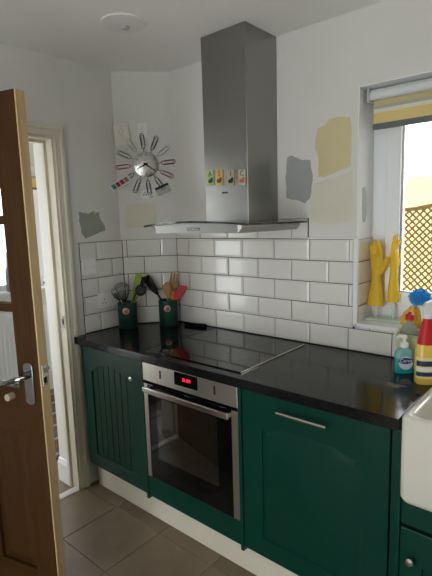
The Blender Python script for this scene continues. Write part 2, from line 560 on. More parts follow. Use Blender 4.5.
bx('mullion', (1.735, fy0, WZ0+0.07), (1.765, fy1, WZ1-0.07), UPVC, w1)

# hall window
w2 = struct(thing('window_2', 'bright white window seen through the doorway', 'window', (HX-0.1, HW[0], HW[2])))
def frameY(parent, nm, x0, x1, ya, yb, z0, z1, w, m):
    q = MB()
    q.box((x0, ya, z0), (x1, ya+w, z1)).box((x0, yb-w, z0), (x1, yb, z1)).box((x0, ya+w, z0), (x1, yb-w, z0+w)).box((x0, ya+w, z1-w), (x1, yb-w, z1))
    return q.build(nm, m, parent, bevel=0.004, world=True)
frameY(w2, 'window_frame', HX-0.14, HX-0.08, HW[0], HW[1], HW[2], HW[3], 0.07, UPVC)
for ym in (-0.62,):
    bx('mullion', (HX-0.14, ym-0.035, HW[2]+.07), (HX-0.08, ym+0.035, HW[3]-.07), UPVC, w2)
for ya, yb in ((HW[0]+.07, -.655), (-.585, HW[1]-.07)):
    bx('pane', (HX-0.113, ya, HW[2]+.07), (HX-0.107, yb, HW[3]-.07), GLASS, w2)
bx('window_sill', (HX-0.08, HW[0], HW[2]-0.0), (HX+0.05, HW[1], HW[2]+0.022), TRIM, w2, bevel=0.004)

d2 = struct(thing('door_added', 'white glazed door added to the hall to brighten it', 'door', (FD[0], HS-0.08, 0)))
frame(d2, 'door_frame', FD[0]+.001, FD[1]-.001, 0.001, FD[3]-.001, 0.10, HS-0.12, HS-0.06, UPVC)
bx('pane', (FD[0]+0.10, HS-0.095, 0.10), (FD[1]-0.10, HS-0.089, FD[3]-0.10), GLASS, d2)
w3 = struct(thing('window_added', 'tall glazed doors added behind the camera for daylight', 'window', ((PW[0]+PW[1])/2, ROOM_S, 0)))
xm = (PW[0]+PW[1])/2
for x0, x1 in ((PW[0], xm), (xm, PW[1])):
    sa = frame(w3, 'sash', x0+.001, x1-.001, 0.001, PW[3]-.001, 0.08, ROOM_S-0.11, ROOM_S-0.04, UPVC)
    bx('pane', (x0+0.08, ROOM_S-0.08, 0.08), (x1-0.08, ROOM_S-0.074, PW[3]-0.08), GLASS, sa)

# ------------------------------------------------------------------ doorway: lining, architrave, threshold
def arch_profile():
    return [(0, 0), (0, 0.010), (0.004, 0.012), (0.009, 0.012), (0.013, 0.008), (0.030, 0.011), (0.036, 0.017), (0.050, 0.018), (0.056, 0.014), (0.057, 0)]
def sweep_arch(q, side_x, sgn):
    pr_ = arch_profile()
    # mitred path: up the right jamb, over the head, down the left
    ys = [(DY1, 0.0), (DY1, DH), (DY0, DH), (DY0, 0.0)]
    rings = []
    for i, (y, z) in enumerate(ys):
        ring = []
        for w_, t in pr_:
            yy = y + (w_ if i < 2 else -w_)
            zz = z + (w_ if i in (1, 2) else 0)
            ring.append((side_x + sgn * t, yy, zz))
        rings.append(ring)
    return q.loft(rings)
t4 = struct(thing('trim_4', 'cream moulded door frame around the doorway to the hall', 'door frame', (-0.23, DY1, 0)))
sweep_arch(MB(), -0.23, 1).build('architrave', CREAM, t4, world=True, smooth=25)
sweep_arch(MB(), -0.425, -1).build('architrave', CREAM, t4, world=True, smooth=25)
q = MB()
q.box((-0.29, DY1-0.012, 0), (-0.229, DY1, DH-0.012)).box((-0.29, DY0, 0), (-0.229, DY0+0.012, DH-0.012)).box((-0.29, DY0, DH-0.012), (-0.229, DY1, DH))
q.build('lining', CREAM, t4, world=True, bevel=0.001)
q = MB()
q.box((-0.315, DY1-0.026, 0), (-0.29, DY1, DH-0.026)).box((-0.315, DY0, 0), (-0.29, DY0+0.026, DH-0.026)).box((-0.315, DY0, DH-0.026), (-0.29, DY1, DH))
q.build('door_stop', CREAM, t4, world=True, bevel=0.001)
q = MB()
q.box((-0.425, DY1-0.008, 0), (-0.315, DY1, DH)).box((-0.425, DY0, 0), (-0.315, DY0+0.008, DH)).box((-0.425, DY0+.008, DH-0.008), (-0.315, DY1-.008, DH))
q.build('reveal_lining', HALLW, t4, world=True)
sp = bx('strike_plate', (-0.266, DY1-0.0145, 0.965), (-0.238, DY1-0.012, 1.035), NICKEL, t4, bevel=0.001)
bx('keep_hole', (-0.258, DY1-0.0152, 0.985), (-0.246, DY1-0.0146, 1.015), BLACK, sp)
struct(MB().prism([(-0.275, DY0+.012, 0.0), (-0.275, DY0+.012, 0.004), (-0.26, DY0+.012, 0.008), (-0.236, DY0+.012, 0.008), (-0.222, DY0+.012, 0.004), (-0.222, DY0+.012, 0.0)], (0, DY1-DY0-0.024, 0)).build('trim_5', mat('threshold_white', (0.74, 0.73, 0.70), 0.35)), 'white threshold strip on the floor of the doorway', 'threshold')
# skirting boards
def skirt(name, a, c, nrm, h=0.145, parent=None):
    a = Vector((*a, 0)); c = Vector((*c, 0)); n_ = Vector((*nrm, 0))
    pts = [(0, 0), (0.016, 0), (0.016, h-0.03), (0.009, h-0.012), (0.009, h-0.005), (0.0, h)]
    return struct(MB().loft([[p + n_*t + Vector((0, 0, z)) for t, z in pts] for p in (a, c)]).build(name, CREAM if parent else TRIM))
skirt('baseboard_reveal', (-0.315, DY1-0.008), (-0.425, DY1-0.008), (0, -1))
skirt('baseboard_hall_west', (HX, HN), (HX, HS), (1, 0))
skirt('baseboard_hall_north', (-0.425, HN), (HX+.017, HN), (0, -1))
skirt('baseboard_front', (ROOM_E, ROOM_S), (PW[1], ROOM_S), (0, 1))
skirt('baseboard_left', (-0.23, DY0-0.07), (-0.23, ROOM_S+.017), (1, 0))
skirt('baseboard_right', (ROOM_E, ROOM_S), (ROOM_E, -0.62), (-1, 0))

# ------------------------------------------------------------------ door_1: open wooden door with glass panes
DLEN = 0.711
dang = math.atan2(0.2757, 0.9613)
d1 = struct(thing('door_1', 'brown wooden door with glass panes standing open', 'door', (-0.217, -1.3845, 0), dang))
T0, T1 = 0.0, 0.040     # thickness: face at local y=0 looks at the room (-y side)
z_b, z_t = 0.008, 1.990
ST = 0.114
def dbx(nm, x0, x1, z0, z1, m, y0=T0, y1=T1, par=None, bev=0.0015):
    return bx(nm, (x0, y0, z0), (x1, y1, z1), m, par or d1, bevel=bev, world=False)
dbx('stile', 0, ST, z_b, z_t, DOORW)
dbx('stile', DLEN-ST, DLEN-0.006, z_b, z_t, DOORW)
dbx('lipping', DLEN-0.006, DLEN, z_b, z_t, DOORE, bev=0.001)
dbx('top_rail', ST, DLEN-ST, 1.875, z_t, DOORH)
dbx('lock_rail', ST, DLEN-ST, 0.745, 0.925, DOORH)
dbx('bottom_rail', ST, DLEN-ST, z_b, 0.160, DOORH)
XM = DLEN/2
dbx('muntin', ST, DLEN-ST, 1.218, 1.250, DOORH, 0.004, 0.036)
dbx('muntin', ST, DLEN-ST, 1.540, 1.572, DOORH, 0.004, 0.036)
dbx('muntin', XM-0.016, XM+0.016, 0.925, 1.875, DOORW, 0.004, 0.036)
dbx('middle_stile', XM-0.05, XM+0.05, 0.160, 0.745, DOORW)
for x0, x1 in ((ST, XM-0.016), (XM+0.016, DLEN-ST)):
    for z0, z1 in ((0.925, 1.218), (1.25, 1.54), (1.572, 1.875)):
        dbx('pane', x0, x1, z0, z1, GLASS, 0.018, 0.022, bev=0)
for x0, x1 in ((ST, XM-0.05), (XM+0.05, DLEN-ST)):
    q = MB(); z0, z1 = 0.160, 0.745
    def rg(i, y): return [(x0+i, y, z0+i), (x1-i, y, z0+i), (x1-i, y, z1-i), (x0+i, y, z1-i)]
    q.loft([rg(0, 0.030), rg(0, 0.016), rg(0.010, 0.016), rg(0.040, 0.007)])
    q.build('panel', DOORW, d1)
# lever handles on both faces
for sgn, yf in ((-1, T0), (1, T1)):
    def Y(t): return yf + sgn * t
    ya, yb = sorted((Y(0), Y(0.006)))
    q = MB()
    pl = [(0.655 + 0.0235*math.cos(a_)*1.0, 0.951 + (0.065 if math.sin(a_) >= 0 else -0.065) + 0.0235*math.sin(a_)*0.7) for a_ in [2*PI*i/24 for i in range(24)]]
    q.prism([(x, Y(0.0), z) for x, z in pl], (0, sgn*0.007, 0))
    hd = q.build('backplate', CHROME, d1, bevel=0.002, smooth=30)
    q = MB()
    q.tube([(0.655, Y(0.006), 0.985), (0.655, Y(0.03), 0.985)], 0.012, 14)
    q.tube([(0.655, Y(0.03), 0.985), (0.655, Y(0.048), 0.985), (0.640, Y(0.055), 0.983), (0.600, Y(0.057), 0.968), (0.560, Y(0.056), 0.958), (0.525, Y(0.054), 0.960), (0.505, Y(0.053), 0.966)], [0.010, 0.010, 0.011, 0.0105, 0.010, 0.009, 0.007], 14)
    q.build('lever', CHROME, hd, smooth=40)
    q = MB().tube([(0.560, Y(0), 0.893), (0.560, Y(0.030), 0.893)], 0.014, 16)
    q.build('turn_knob', mat('pale_knob', (0.52, 0.44, 0.34), 0.4), d1, smooth=40, bevel=0.002)
# latch plate and bolt in the edge
lp = bx('latch_plate', (DLEN, 0.008, 0.945), (DLEN+0.0015, 0.032, 1.025), NICKEL, d1, world=False, bevel=0.0005)
MB().prism([(DLEN, 0.012, 0.996), (DLEN+0.012, 0.028, 0.996), (DLEN, 0.028, 0.996)], (0, 0, 0.018)).build('latch_bolt', CHROME, lp)
bx('latch_hole', (DLEN+0.0016, 0.013, 0.955), (DLEN+0.002, 0.027, 0.978), BLACK, lp, world=False)
for z in (0.25, 1.0, 1.75):
    MB().tube([(-0.006, -0.006, z-0.05), (-0.006, -0.006, z+0.05)], 0.006, 10).build('hinge', NICKEL, d1, smooth=40)

# ------------------------------------------------------------------ base units
YD = -0.594          # front of doors
YC = -0.574          # front of carcasses
ZB, ZTOP = 0.155, 0.868
plinth = tag(bx('plinth', (-0.19, -0.546, 0.0), (1.562, -0.530, 0.150), PLINTH, bevel=0.002), 'cream plinth board along the floor under the green units', 'plinth')
tag(bx('plinth', (1.566, -0.546, 0.0), (ROOM_E-0.002, -0.530, 0.150), PLINTH, bevel=0.002), 'cream plinth board under the sink unit', 'plinth')

def arch_outline(x0, x1, z0, zs, rise, n=16):
    pts = [(x0, z0), (x1, z0)]
    # shouldered cathedral arch
    for i in range(n + 1):
        t = i / n
        x = x1 + (x0 - x1) * t
        s = math.sin(PI * t)
        pts.append((x, zs + rise * s ** 1.0))
    return pts
def door_frame_mesh(x0, x1, z0, z1, inner, y0, y1):
    """flat slab with an arched opening; inner is the outline of the opening"""
    q = MB()
    n = len(inner)
    cx = sum(p[0] for p in inner)/n; cz = sum(p[1] for p in inner)/n
    outer = []
    for x, z in inner:
        dx, dz = x-cx, z-cz
        s = min(((x1-cx)/dx if dx > 1e-9 else ((x0-cx)/dx if dx < -1e-9 else 1e9)),
                ((z1-cz)/dz if dz > 1e-9 else ((z0-cz)/dz if dz < -1e-9 else 1e9)))
        outer.append((cx+dx*s, cz+dz*s))
    # exact corners: insert
    def ring(pts, y): return [(x, y, z) for x, z in pts]
    # add corner points to both lists
    I, O = [], []
    corners = [(x0, z0), (x1, z0), (x1, z1), (x0, z1)]
    for i in range(n):
        I.append(inner[i]); O.append(outer[i])
        a, c = outer[i], outer[(i+1) % n]
        for k in corners:
            on_a = (abs(a[0]-k[0]) < 1e-6) != (abs(a[1]-k[1]) < 1e-6)
            on_c = (abs(c[0]-k[0]) < 1e-6) != (abs(c[1]-k[1]) < 1e-6)
            sx = abs(a[0]-k[0]) < 1e-6 and abs(c[1]-k[1]) < 1e-6
            sz = abs(a[1]-k[1]) < 1e-6 and abs(c[0]-k[0]) < 1e-6
            if on_a and on_c and (sx or sz):
                I.append(((inner[i][0]+inner[(i+1) % n][0])/2, (inner[i][1]+inner[(i+1) % n][1])/2)); O.append(k)
    ring_f_in = ring(I, y0); ring_f_out = ring(O, y0)
    ring_b_in = ring(I, y1); ring_b_out = ring(O, y1)
    q.loft([ring_b_in, ring_f_in, ring_f_out, ring_b_out, ring_b_in], cap=False)
    return q

# --- left cupboard with the boarded arched door
c1 = thing('base_cabinet', 'dark green cupboard with a boarded arched door beside the doorway', 'cabinet', (-0.19, -0.3, 0))
b = MB().prism([(-0.188, YC, ZB), (0.312, YC, ZB), (0.312, -0.02, ZB), (0.0, -0.02, ZB), (-0.188, -0.23, ZB)], (0, 0, ZTOP-ZB))
b.build('body', CARC, c1, world=True)
dx0, dx1, dz0, dz1 = -0.186, 0.309, 0.157, 0.864
inner = arch_outline(-0.112, 0.234, 0.232, 0.722, 0.062)
dr = door_frame_mesh(dx0, dx1, dz0, dz1, inner, YD, YC+0.0005).build('door', GREEN, c1, world=True, bevel=0.003)
nb = 7; bw = (0.234+0.112)/nb
for i in range(nb):
    xa, xb = -0.112 + i*bw, -0.112 + (i+1)*bw
    def zt(x): return 0.722 + 0.062*math.sin(PI*(x+0.112)/0.346) + 0.004
    e = 0.003
    pts = [(xa+.0004, 0.228), (xb-.0004, 0.228), (xb-.0004, zt(xb)), ((xa+xb)/2, zt((xa+xb)/2)), (xa+.0004, zt(xa))]
    ins = [(xa+e, 0.228), (xb-e, 0.228), (xb-e, zt(xb)), ((xa+xb)/2, zt((xa+xb)/2)), (xa+e, zt(xa))]
    q = MB().loft([[(x, YC+0.002, z) for x, z in pts], [(x, YC-0.0095, z) for x, z in pts], [(x, YC-0.0130, z) for x, z in ins]])
    q.build('board', GREEN, dr, world=True)
kn = MB().lathe([(0.0, 0), (0.006, 0), (0.0055, 0.010), (0.013, 0.016), (0.0155, 0.022), (0.013, 0.028), (0.0, 0.030)], 18)
kn.xf(Matrix.Translation((0.258, YD, 0.765)) @ Matrix.Rotation(PI/2, 4, 'X'))
kn.build('knob', NICKEL, dr, world=True, smooth=50)
MB().prism([(0.3115, YD-0.006, 0.138), (0.3115, YC+0.006, 0.138), (0.3115, YC+0.006, 0.153), (0.3115, -0.03, 0.153), (0.3115, -0.03, ZTOP), (0.3115, YD-0.006, ZTOP)], (0.016, 0, 0)).build('end_panel', GREEN, c1, world=True, bevel=0.002)

# --- oven housing (filler panel below the oven)
c2 = thing('oven_housing', 'dark green filler panel below the built-in oven', 'cabinet', (0.62, -0.3, 0))
bx('filler_panel', (0.3285, YD, 0.155), (0.9155, YC, 0.266), GREEN, c2, bevel=0.003)
bx('shelf', (0.3285, YC, 0.155), (0.9155, -0.03, 0.173), CARC, c2)
MB().prism([(0.9160, YD-0.006, 0.138), (0.9160, YC+0.006, 0.138), (0.9160, YC+0.006, 0.153), (0.9160, -0.03, 0.153), (0.9160, -0.03, ZTOP), (0.9160, YD-0.006, ZTOP)], (0.016, 0, 0)).build('end_panel', GREEN, c2, world=True, bevel=0.002)

# --- oven
OX0, OX1, OZ0, OZ1 = 0.3300, 0.9145, 0.2685, 0.866
ov = thing('oven', 'stainless steel built-in oven with black glass door and red clock', 'oven', ((OX0+OX1)/2, -0.3, OZ0))
bx('body', (OX0+.012, YC, OZ0+.005), (OX1-.012, -0.08, OZ1-.003), BLACK, ov)
cp = bx('control_panel', (OX0, YD-0.004, 0.772), (OX1, YC, OZ1), STEELH, ov, bevel=0.002)
ds = bx('display', (0.551, YD-0.0052, 0.797), (0.695, YD-0.0035, 0.858), BLKGLASS, cp)
LEDR = mat('display_red', (0.6, 0.0, 0.01), 0.4, emit=((1.0, 0.02, 0.03), 1.6))
text_mesh('clock_digits', '21:04', 0.023, LEDR, ds, Matrix.Translation((0.628, YD-0.0056, 0.829)-WM(ds).translation if False else Vector((0.628, YD-0.0056, 0.829)) - WM(ds).translation) @ TXZ)
for x in (0.458, 0.795):
    kb = MB().lathe([(0.0, 0), (0.0215, 0), (0.0215, 0.0008), (0.0, 0.0008)], 24).xf(Matrix.Translation((x, YD-0.004, 0.822)) @ Matrix.Rotation(PI/2, 4, 'X')).build('dial', STEELH, cp, world=True, smooth=40)
    bx('grip', (x-0.005, YD-0.0085, 0.803), (x+0.004, YD-0.0046, 0.843), mat('dial_grip', (0.05, 0.05, 0.05), 0.35, 0.6), kb, bevel=0.0015)
bx('vent_gap', (OX0+.004, YC-0.004, 0.757), (OX1-.004, YC, 0.772), BLACK, ov)
od = bx('door', (OX0+0.001, YD-0.001, OZ0), (OX1-0.001, YC, 0.757), BLKGLASS, ov, bevel=0.003)
for x0, x1 in ((OX0+0.001, OX0+0.027), (OX1-0.034, OX1-0.001)):
    bx('steel_trim', (x0, YD-0.003, OZ0+0.001), (x1, YD-0.0011, 0.756), STEELH, od)
wi = bx('window', (OX0+0.085, YD-0.0018, OZ0+0.115), (OX1-0.115, YD-0.0011, 0.700), OVENWIN, od)
hb = MB()
hb.box((OX0+0.030, YD-0.040, 0.727), (OX1-0.026, YD-0.030, 0.753))
hn = hb.build('handle', NICKEL, od, world=True, bevel=0.003)
for x in (OX0+0.036, OX1-0.052):
    bx('bracket', (x, YD-0.031, 0.729), (x+0.018, YD-0.002, 0.747), NICKEL, hn, bevel=0.002)

# --- integrated dishwasher door
dw = thing('dishwasher', 'dark green integrated dishwasher door with a steel bar handle', 'dishwasher', (1.23, -0.3, 0))
bx('body', (0.936, YC, ZB), (1.528, -0.05, ZTOP), CARC, dw)
DX0, DX1 = 0.934, 1.530
inner = arch_outline(1.030, 1.436, 0.240, 0.722, 0.0, n=20)
def shoulder(t):
    # t 0..1 across: flat shoulders, then a shallow rise
    if t < 0.10 or t > 0.90: return 0.0
    s = (t-0.10)/0.80
    u_ = min(1.0, 4.5*min(s, 1-s))
    return u_*u_*(3-2*u_)*0.8 + 0.2*math.sin(PI*s)
inner = [(1.030, 0.240), (1.436, 0.240)] + [(1.436 + (1.030-1.436)*i/24, 0.716 + 0.024*shoulder(i/24)) for i in range(25)]
dd_ = door_frame_mesh(DX0, DX1, 0.157, 0.864, inner, YD, YC).build('door', GREEN, dw, world=True, bevel=0.003)
n_ = len(inner); cx = 1.233; cz = 0.48
def shr(d): return [(x + (d if x < cx - .19 else (-d if x > cx + .19 else 0)), z + (d if z < 0.3 else -d)) for x, z in inner]
q = MB().loft([[(x, YC, z) for x, z in shr(-0.003)], [(x, YC-0.0135, z) for x, z in shr(-0.0005)], [(x, YC-0.014, z) for x, z in shr(0.010)], [(x, YC-0.0185, z) for x, z in shr(0.030)]])
q.build('panel', GREEN, dd_, world=True, smooth=30)
q = MB().tube([(1.117, YD-0.030, 0.8155), (1.321, YD-0.030, 0.8155)], 0.0065, 14)
hn = q.build('handle', NICKEL, dd_, world=True, smooth=40)
for x in (1.150, 1.288):
    MB().tube([(x, YD, 0.8155), (x, YD-0.030, 0.8155)], 0.0045, 10).build('post', NICKEL, hn, world=True, smooth=40)

# --- sink unit
su = thing('sink_cabinet', 'dark green cupboard under the white sink with a small knob', 'cabinet', (1.88, -0.3, 0))
b = MB()
b.box((1.566, YC, ZB), (2.198, -0.05, 0.628)).box((1.534, YC, ZB), (1.5655, -0.05, ZTOP)).box((2.1985, YC, ZB), (2.23, -0.05, ZTOP))
b.build('body', CARC, su, world=True)
bx('end_panel', (1.5345, YD+0.004, ZB), (1.5535, YC, ZTOP), GREEN, su, bevel=0.002)
bx('end_panel', (1.5545, YD-0.003, ZB), (1.5685, YC, ZTOP), GREEN, su, bevel=0.002)
bx('top_rail', (1.5695, YD+0.004, 0.552), (2.196, YC, 0.628), GREEN, su, bevel=0.002)
for x0, x1, kx in ((1.571, 1.880, 1.609), (1.884, 2.194, 2.155)):
    inr = arch_outline(x0+0.07, x1-0.07, 0.225, 0.42, 0.035, 12)
    sd = door_frame_mesh(x0, x1, 0.157, 0.540, inr, YD-0.002, YC).build('door', GREEN, su, world=True, bevel=0.003)
    cxx = (x0+x1)/2
    bx('panel', (x0+0.06, YC-0.008, 0.215), (x1-0.06, YC+0.001, 0.462), GREEN, sd, bevel=0.002)
    k2 = MB().lathe([(0.0, 0), (0.006, 0), (0.0055, 0.010), (0.012, 0.016), (0.0145, 0.022), (0.012, 0.027), (0.0, 0.029)], 18)
    k2.xf(Matrix.Translation((kx, YD-0.002, 0.445)) @ Matrix.Rotation(PI/2, 4, 'X')).build('knob', NICKEL, sd, world=True, smooth=50)
# unit right of the sink
ru = thing('base_cabinet', 'dark green cupboard right of the sink unit', 'cabinet', (2.6, -0.3, 0))
bx('body', (2.233, YC, ZB), (ROOM_E-0.003, -0.05, ZTOP), CARC, ru)
for x0, x1 in ((2.236, 2.664), (2.668, ROOM_E-0.006)):
    inr = arch_outline(x0+0.07, x1-0.07, 0.232, 0.722, 0.055, 12)
    sd = door_frame_mesh(x0, x1, 0.157, 0.864, inr, YD, YC).build('door', GREEN, ru, world=True, bevel=0.003)
    bx('panel', (x0+0.06, YC-0.008, 0.22), (x1-0.06, YC+0.001, 0.785), GREEN, sd)

# ------------------------------------------------------------------ worktop
ZW = 0.9103
pts = [(-0.2225, -0.620), (1.561, -0.620), (1.561, -0.125), (2.200, -0.125), (2.200, -0.620), (ROOM_E-0.001, -0.620), (ROOM_E-0.001, -0.001), (0.0, -0.001), (QX+0.001, QY), (QX+0.001, -0.539), (-0.2225, -0.539)]
wt = MB().prism([(x, y, 0.8705) for x, y in pts], (0, 0, ZW-0.8705)).build('worktop', WORKTOP, bevel=0.003)
tag(wt, 'speckled black stone worktop running along the tiled wall', 'worktop')

# ------------------------------------------------------------------ hob
hob = thing('hob', 'black glass hob with thin steel side trims set on the worktop', 'hob', (0.62, -0.31, ZW))
hx0, hx1, hy0, hy1 = 0.328, 0.908, -0.567, -0.055
gl = bx('glass', (hx0, hy0, ZW), (hx1, hy1, ZW+0.0055), BLKGLASS, hob, bevel=0.0015)
for x0, x1 in ((hx0-0.005, hx0-0.0002), (hx1+0.0002, hx1+0.006)):
    bx('side_trim', (x0, hy0, ZW), (x1, hy1, ZW+0.0065), NICKEL if x0 > 0.6 else BLACK, hob, bevel=0.001)
RING = mat('hob_ring_print', (0.045, 0.045, 0.048), 0.12)
for cx, cy, rr in ((0.475, -0.19, 0.075), (0.76, -0.19, 0.09), (0.475, -0.42, 0.09), (0.76, -0.42, 0.07)):
    q = MB(); n = 48
    vs = []; fs = []
    for i in range(n):
        a = 2*PI*i/n
        for r_ in (rr, rr+0.0015): vs.append((cx+r_*math.cos(a), cy+r_*math.sin(a), ZW+0.0057))
    for i in range(n):
        j = (i+1) % n
        fs.append((2*i, 2*i+1, 2*j+1, 2*j))
    q.add(vs, fs).build('cooking_zone', RING, gl, world=True)

# ------------------------------------------------------------------ cooker hood
hd = thing('cooker_hood', 'stainless steel chimney cooker hood with a curved glass canopy', 'cooker hood', (0.60, 0, 1.475))
bx('chimney', (0.470, -0.252, 1.50), (0.733, -0.002, ZC-0.001), STEEL, hd, bevel=0.002)
# glass canopy, arched across its width with a bowed front edge
nx, ny = 24, 8
gx0, gx1 = 0.280, 0.905
def gz(x):
    t = (x-0.5925)/0.3125
    return 1.5075 + 0.016*(1-t*t)
def gyf(x):
    t = (x-0.5925)/0.3125
    return -0.500 - 0.012*(1-t*t)
rings = []
for i in range(nx+1):
    x = gx0 + (gx1-gx0)*i/nx
    yf = gyf(x); z = gz(x)
    rings.append([(x, yf, z), (x, yf, z+0.008), (x, -0.012, z+0.008), (x, -0.012, z)])
MB().loft(rings).build('glass_canopy', HOODGL, hd, world=True, smooth=30)
# steel body under the glass
def body_ring(x, ins, zb):
    return [(x, -0.487+ins, zb), (x, -0.487+ins*0.4, gz(x)-0.002), (x, -0.012, gz(x)-0.002), (x, -0.012, zb)]
rings = [body_ring(0.335, 0.01, 1.500)]
rings += [body_ring(0.350 + (0.850-0.350)*i/12, 0.0, 1.477) for i in range(13)]
rings += [body_ring(0.866, 0.01, 1.500)]
bd = MB().loft(rings).build('body', steel('hood_body_steel', (0.36, 0.355, 0.34), 0.45, (1, 60, 60)), hd, world=True, smooth=20)
bp_ = bx('button_panel', (0.560, -0.4885, 1.489), (0.640, -0.486, 1.502), mat('hood_panel', (0.12, 0.12, 0.12), 0.35, 0.5), bd)
for i in range(5):
    MB().tube([(0.572+i*0.014, -0.4885, 1.4955), (0.572+i*0.014, -0.4905, 1.4955)], 0.0035, 10).build('button', NICKEL, bp_, world=True)
bx('grease_filter', (0.39, -0.43, 1.4745), (0.81, -0.06, 1.4772), mat('filter_grey', (0.25, 0.25, 0.25), 0.4, 0.9), bd)
lg = MB()
for i, w_ in enumerate((0.006, 0.0045, 0.0055, 0.004, 0.006)):
    lg.box((0.578+i*0.0075, -0.2532, 1.657), (0.578+i*0.0075+w_, -0.2522, 1.664))
lg.build('maker_mark', INK, hd, world=True)

# letter magnets on the chimney
MG = [('a', (0.40, 0.50, 0.20), (0.03, 0.05, 0.03), 0.509, 1.737, 'pale green letter magnet on the hood chimney, leftmost of four'),
      ('s', (0.66, 0.42, 0.12), (0.10, 0.05, 0.01), 0.566, 1.734, 'orange yellow letter magnet on the hood chimney'),
      ('i', (0.42, 0.37, 0.22), (0.05, 0.05, 0.06), 0.636, 1.728, 'olive beige letter magnet with a dark shape on the hood chimney'),
      ('c', (0.50, 0.44, 0.34), (0.04, 0.06, 0.04), 0.702, 1.724, 'beige letter magnet with an orange red picture on the hood chimney')]
PICS = [(0.04, 0.06, 0.03), (0.12, 0.07, 0.02), (0.03, 0.03, 0.04), (0.50, 0.14, 0.05)]
for (ch, c_, ci, x, z, lab), pc in zip(MG, PICS):
    mg = thing('fridge_magnet', lab, 'magnet', (x, -0.252, z), rot=(0, R(random.uniform(-4, 4)), 0), group='letter magnets on the cooker hood')
    bx('plate', (-0.021, -0.005, -0.036), (0.021, 0.0, 0.036), mat('magnet_'+ch, c_, 0.5), mg, world=False, bevel=0.003)
    text_mesh('letter', {'a': 'A', 's': 'S', 'i': 'I', 'c': 'C'}[ch], 0.036, mat('magnet_ink_'+ch, ci, 0.5), mg, Matrix.Translation((0, -0.0056, 0.017)) @ TXZ)
    q = MB()
    q.lathe([(0.0, 0), (0.016, 0), (0.014, 0.0015), (0.0, 0.0015)], 14, sy=0.62).lathe([(0, 0), (0.008, 0), (0.007, 0.0017), (0, 0.0017)], 10, c=(0.009, 0.009, 0))
    q.xf(Matrix.Translation((0, -0.005, -0.016)) @ TXZ).build('picture', mat('magnet_pic_'+ch, pc, 0.5), mg)

# ------------------------------------------------------------------ belfast sink
sk = thing('sink', 'white ceramic farmhouse sink beside the black worktop', 'sink', (1.88, -0.38, 0.63))
def rrect(x0, x1, y0, y1, r_, z, n=6):
    out = []
    for cx, cy, a0 in ((x1-r_, y1-r_, 0), (x0+r_, y1-r_, 90), (x0+r_, y0+r_, 180), (x1-r_, y0+r_, 270)):
        for i in range(n+1):
            a = R(a0 + 90*i/n)
            out.append((cx + r_*math.cos(a), cy + r_*math.sin(a), z))
    return out
sx0, sx1, sy0, sy1 = 1.5645, 2.1965, -0.612, -0.130
rings = [rrect(sx0+0.02, sx1-0.02, sy0+0.02, sy1-0.02, 0.02, 0.630), rrect(sx0+0.006, sx1-0.006, sy0+0.006, sy1-0.006, 0.025, 0.635), rrect(sx0, sx1, sy0, sy1, 0.025, 0.650),
         rrect(sx0, sx1, sy0, sy1, 0.022, 0.908), rrect(sx0+0.004, sx1-0.004, sy0+0.004, sy1-0.004, 0.022, 0.918), rrect(sx0+0.012, sx1-0.012, sy0+0.012, sy1-0.012, 0.02, 0.922),
         rrect(sx0+0.028, sx1-0.028, sy0+0.028, sy1-0.028, 0.022, 0.921), rrect(sx0+0.036, sx1-0.036, sy0+0.036, sy1-0.036, 0.022, 0.914),
         rrect(sx0+0.044, sx1-0.044, sy0+0.044, sy1-0.044, 0.03, 0.72), rrect(sx0+0.07, sx1-0.07, sy0+0.07, sy1-0.07, 0.03, 0.685), rrect(sx0+0.25, sx1-0.25, sy0+0.20, sy1-0.20, 0.03, 0.68)]
MB().loft(rings).build('basin', CERAMIC, sk, world=True, smooth=50)
MB().lathe([(0, 0), (0.045, 0), (0.043, 0.004), (0.02, 0.002), (0, 0.002)], 24, c=(1.88, -0.37, 0.681)).build('waste', CHROME, sk, world=True, smooth=50)

# ------------------------------------------------------------------ roller blind
BY = 0.075
bl = thing('roller_blind', 'white cassette roller blind with yellow and grey stripes, nearly rolled up', 'blind', ((WX0+WX1)/2, BY, WZ1))
b = MB().prism([(WX0+0.030, BY-0.03, 2.026), (WX0+0.030, BY-0.036, 2.036), (WX0+0.030, BY-0.036, 2.054), (WX0+0.030, BY-0.02, 2.070), (WX0+0.030, BY+0.04, 2.076), (WX0+0.030, BY+0.04, 2.026)], (WX1-WX0-0.06, 0, 0))
ca = b.build('cassette', mat('blind_cassette', (0.74, 0.76, 0.75), 0.3), bl, world=True, bevel=0.003)
bx('end_cap', (WX0+0.018, BY-0.038, 2.018), (WX0+0.030, BY+0.042, 2.077), mat('blind_cap', (0.55, 0.56, 0.55), 0.4), ca, bevel=0.003)
bx('end_cap', (WX1-0.030, BY-0.038, 2.018), (WX1-0.018, BY+0.042, 2.077), mat('blind_cap', (0.55, 0.56, 0.55), 0.4), ca, bevel=0.003)
STR = [(2.026, 2.006, 'blind_tan', (0.60, 0.50, 0.27)), (2.006, 1.992, 'blind_grey', (0.45, 0.43, 0.36)), (1.992, 1.976, 'blind_pale', (0.76, 0.73, 0.62)), (1.976, 1.930, 'blind_yellow', (0.78, 0.61, 0.24))]
for z1, z0, nm, c_ in STR:
    bx('stripe', (WX0+0.036, BY+0.002, z0), (WX1-0.036, BY+0.004, z1), mat(nm, c_, 0.8, bump=0.1, bscale=400), bl)
bx('bottom_bar', (WX0+0.034, BY-0.004, 1.905), (WX1-0.034, BY+0.010, 1.930), mat('blind_bar', (0.13, 0.145, 0.15), 0.5), bl, bevel=0.003)

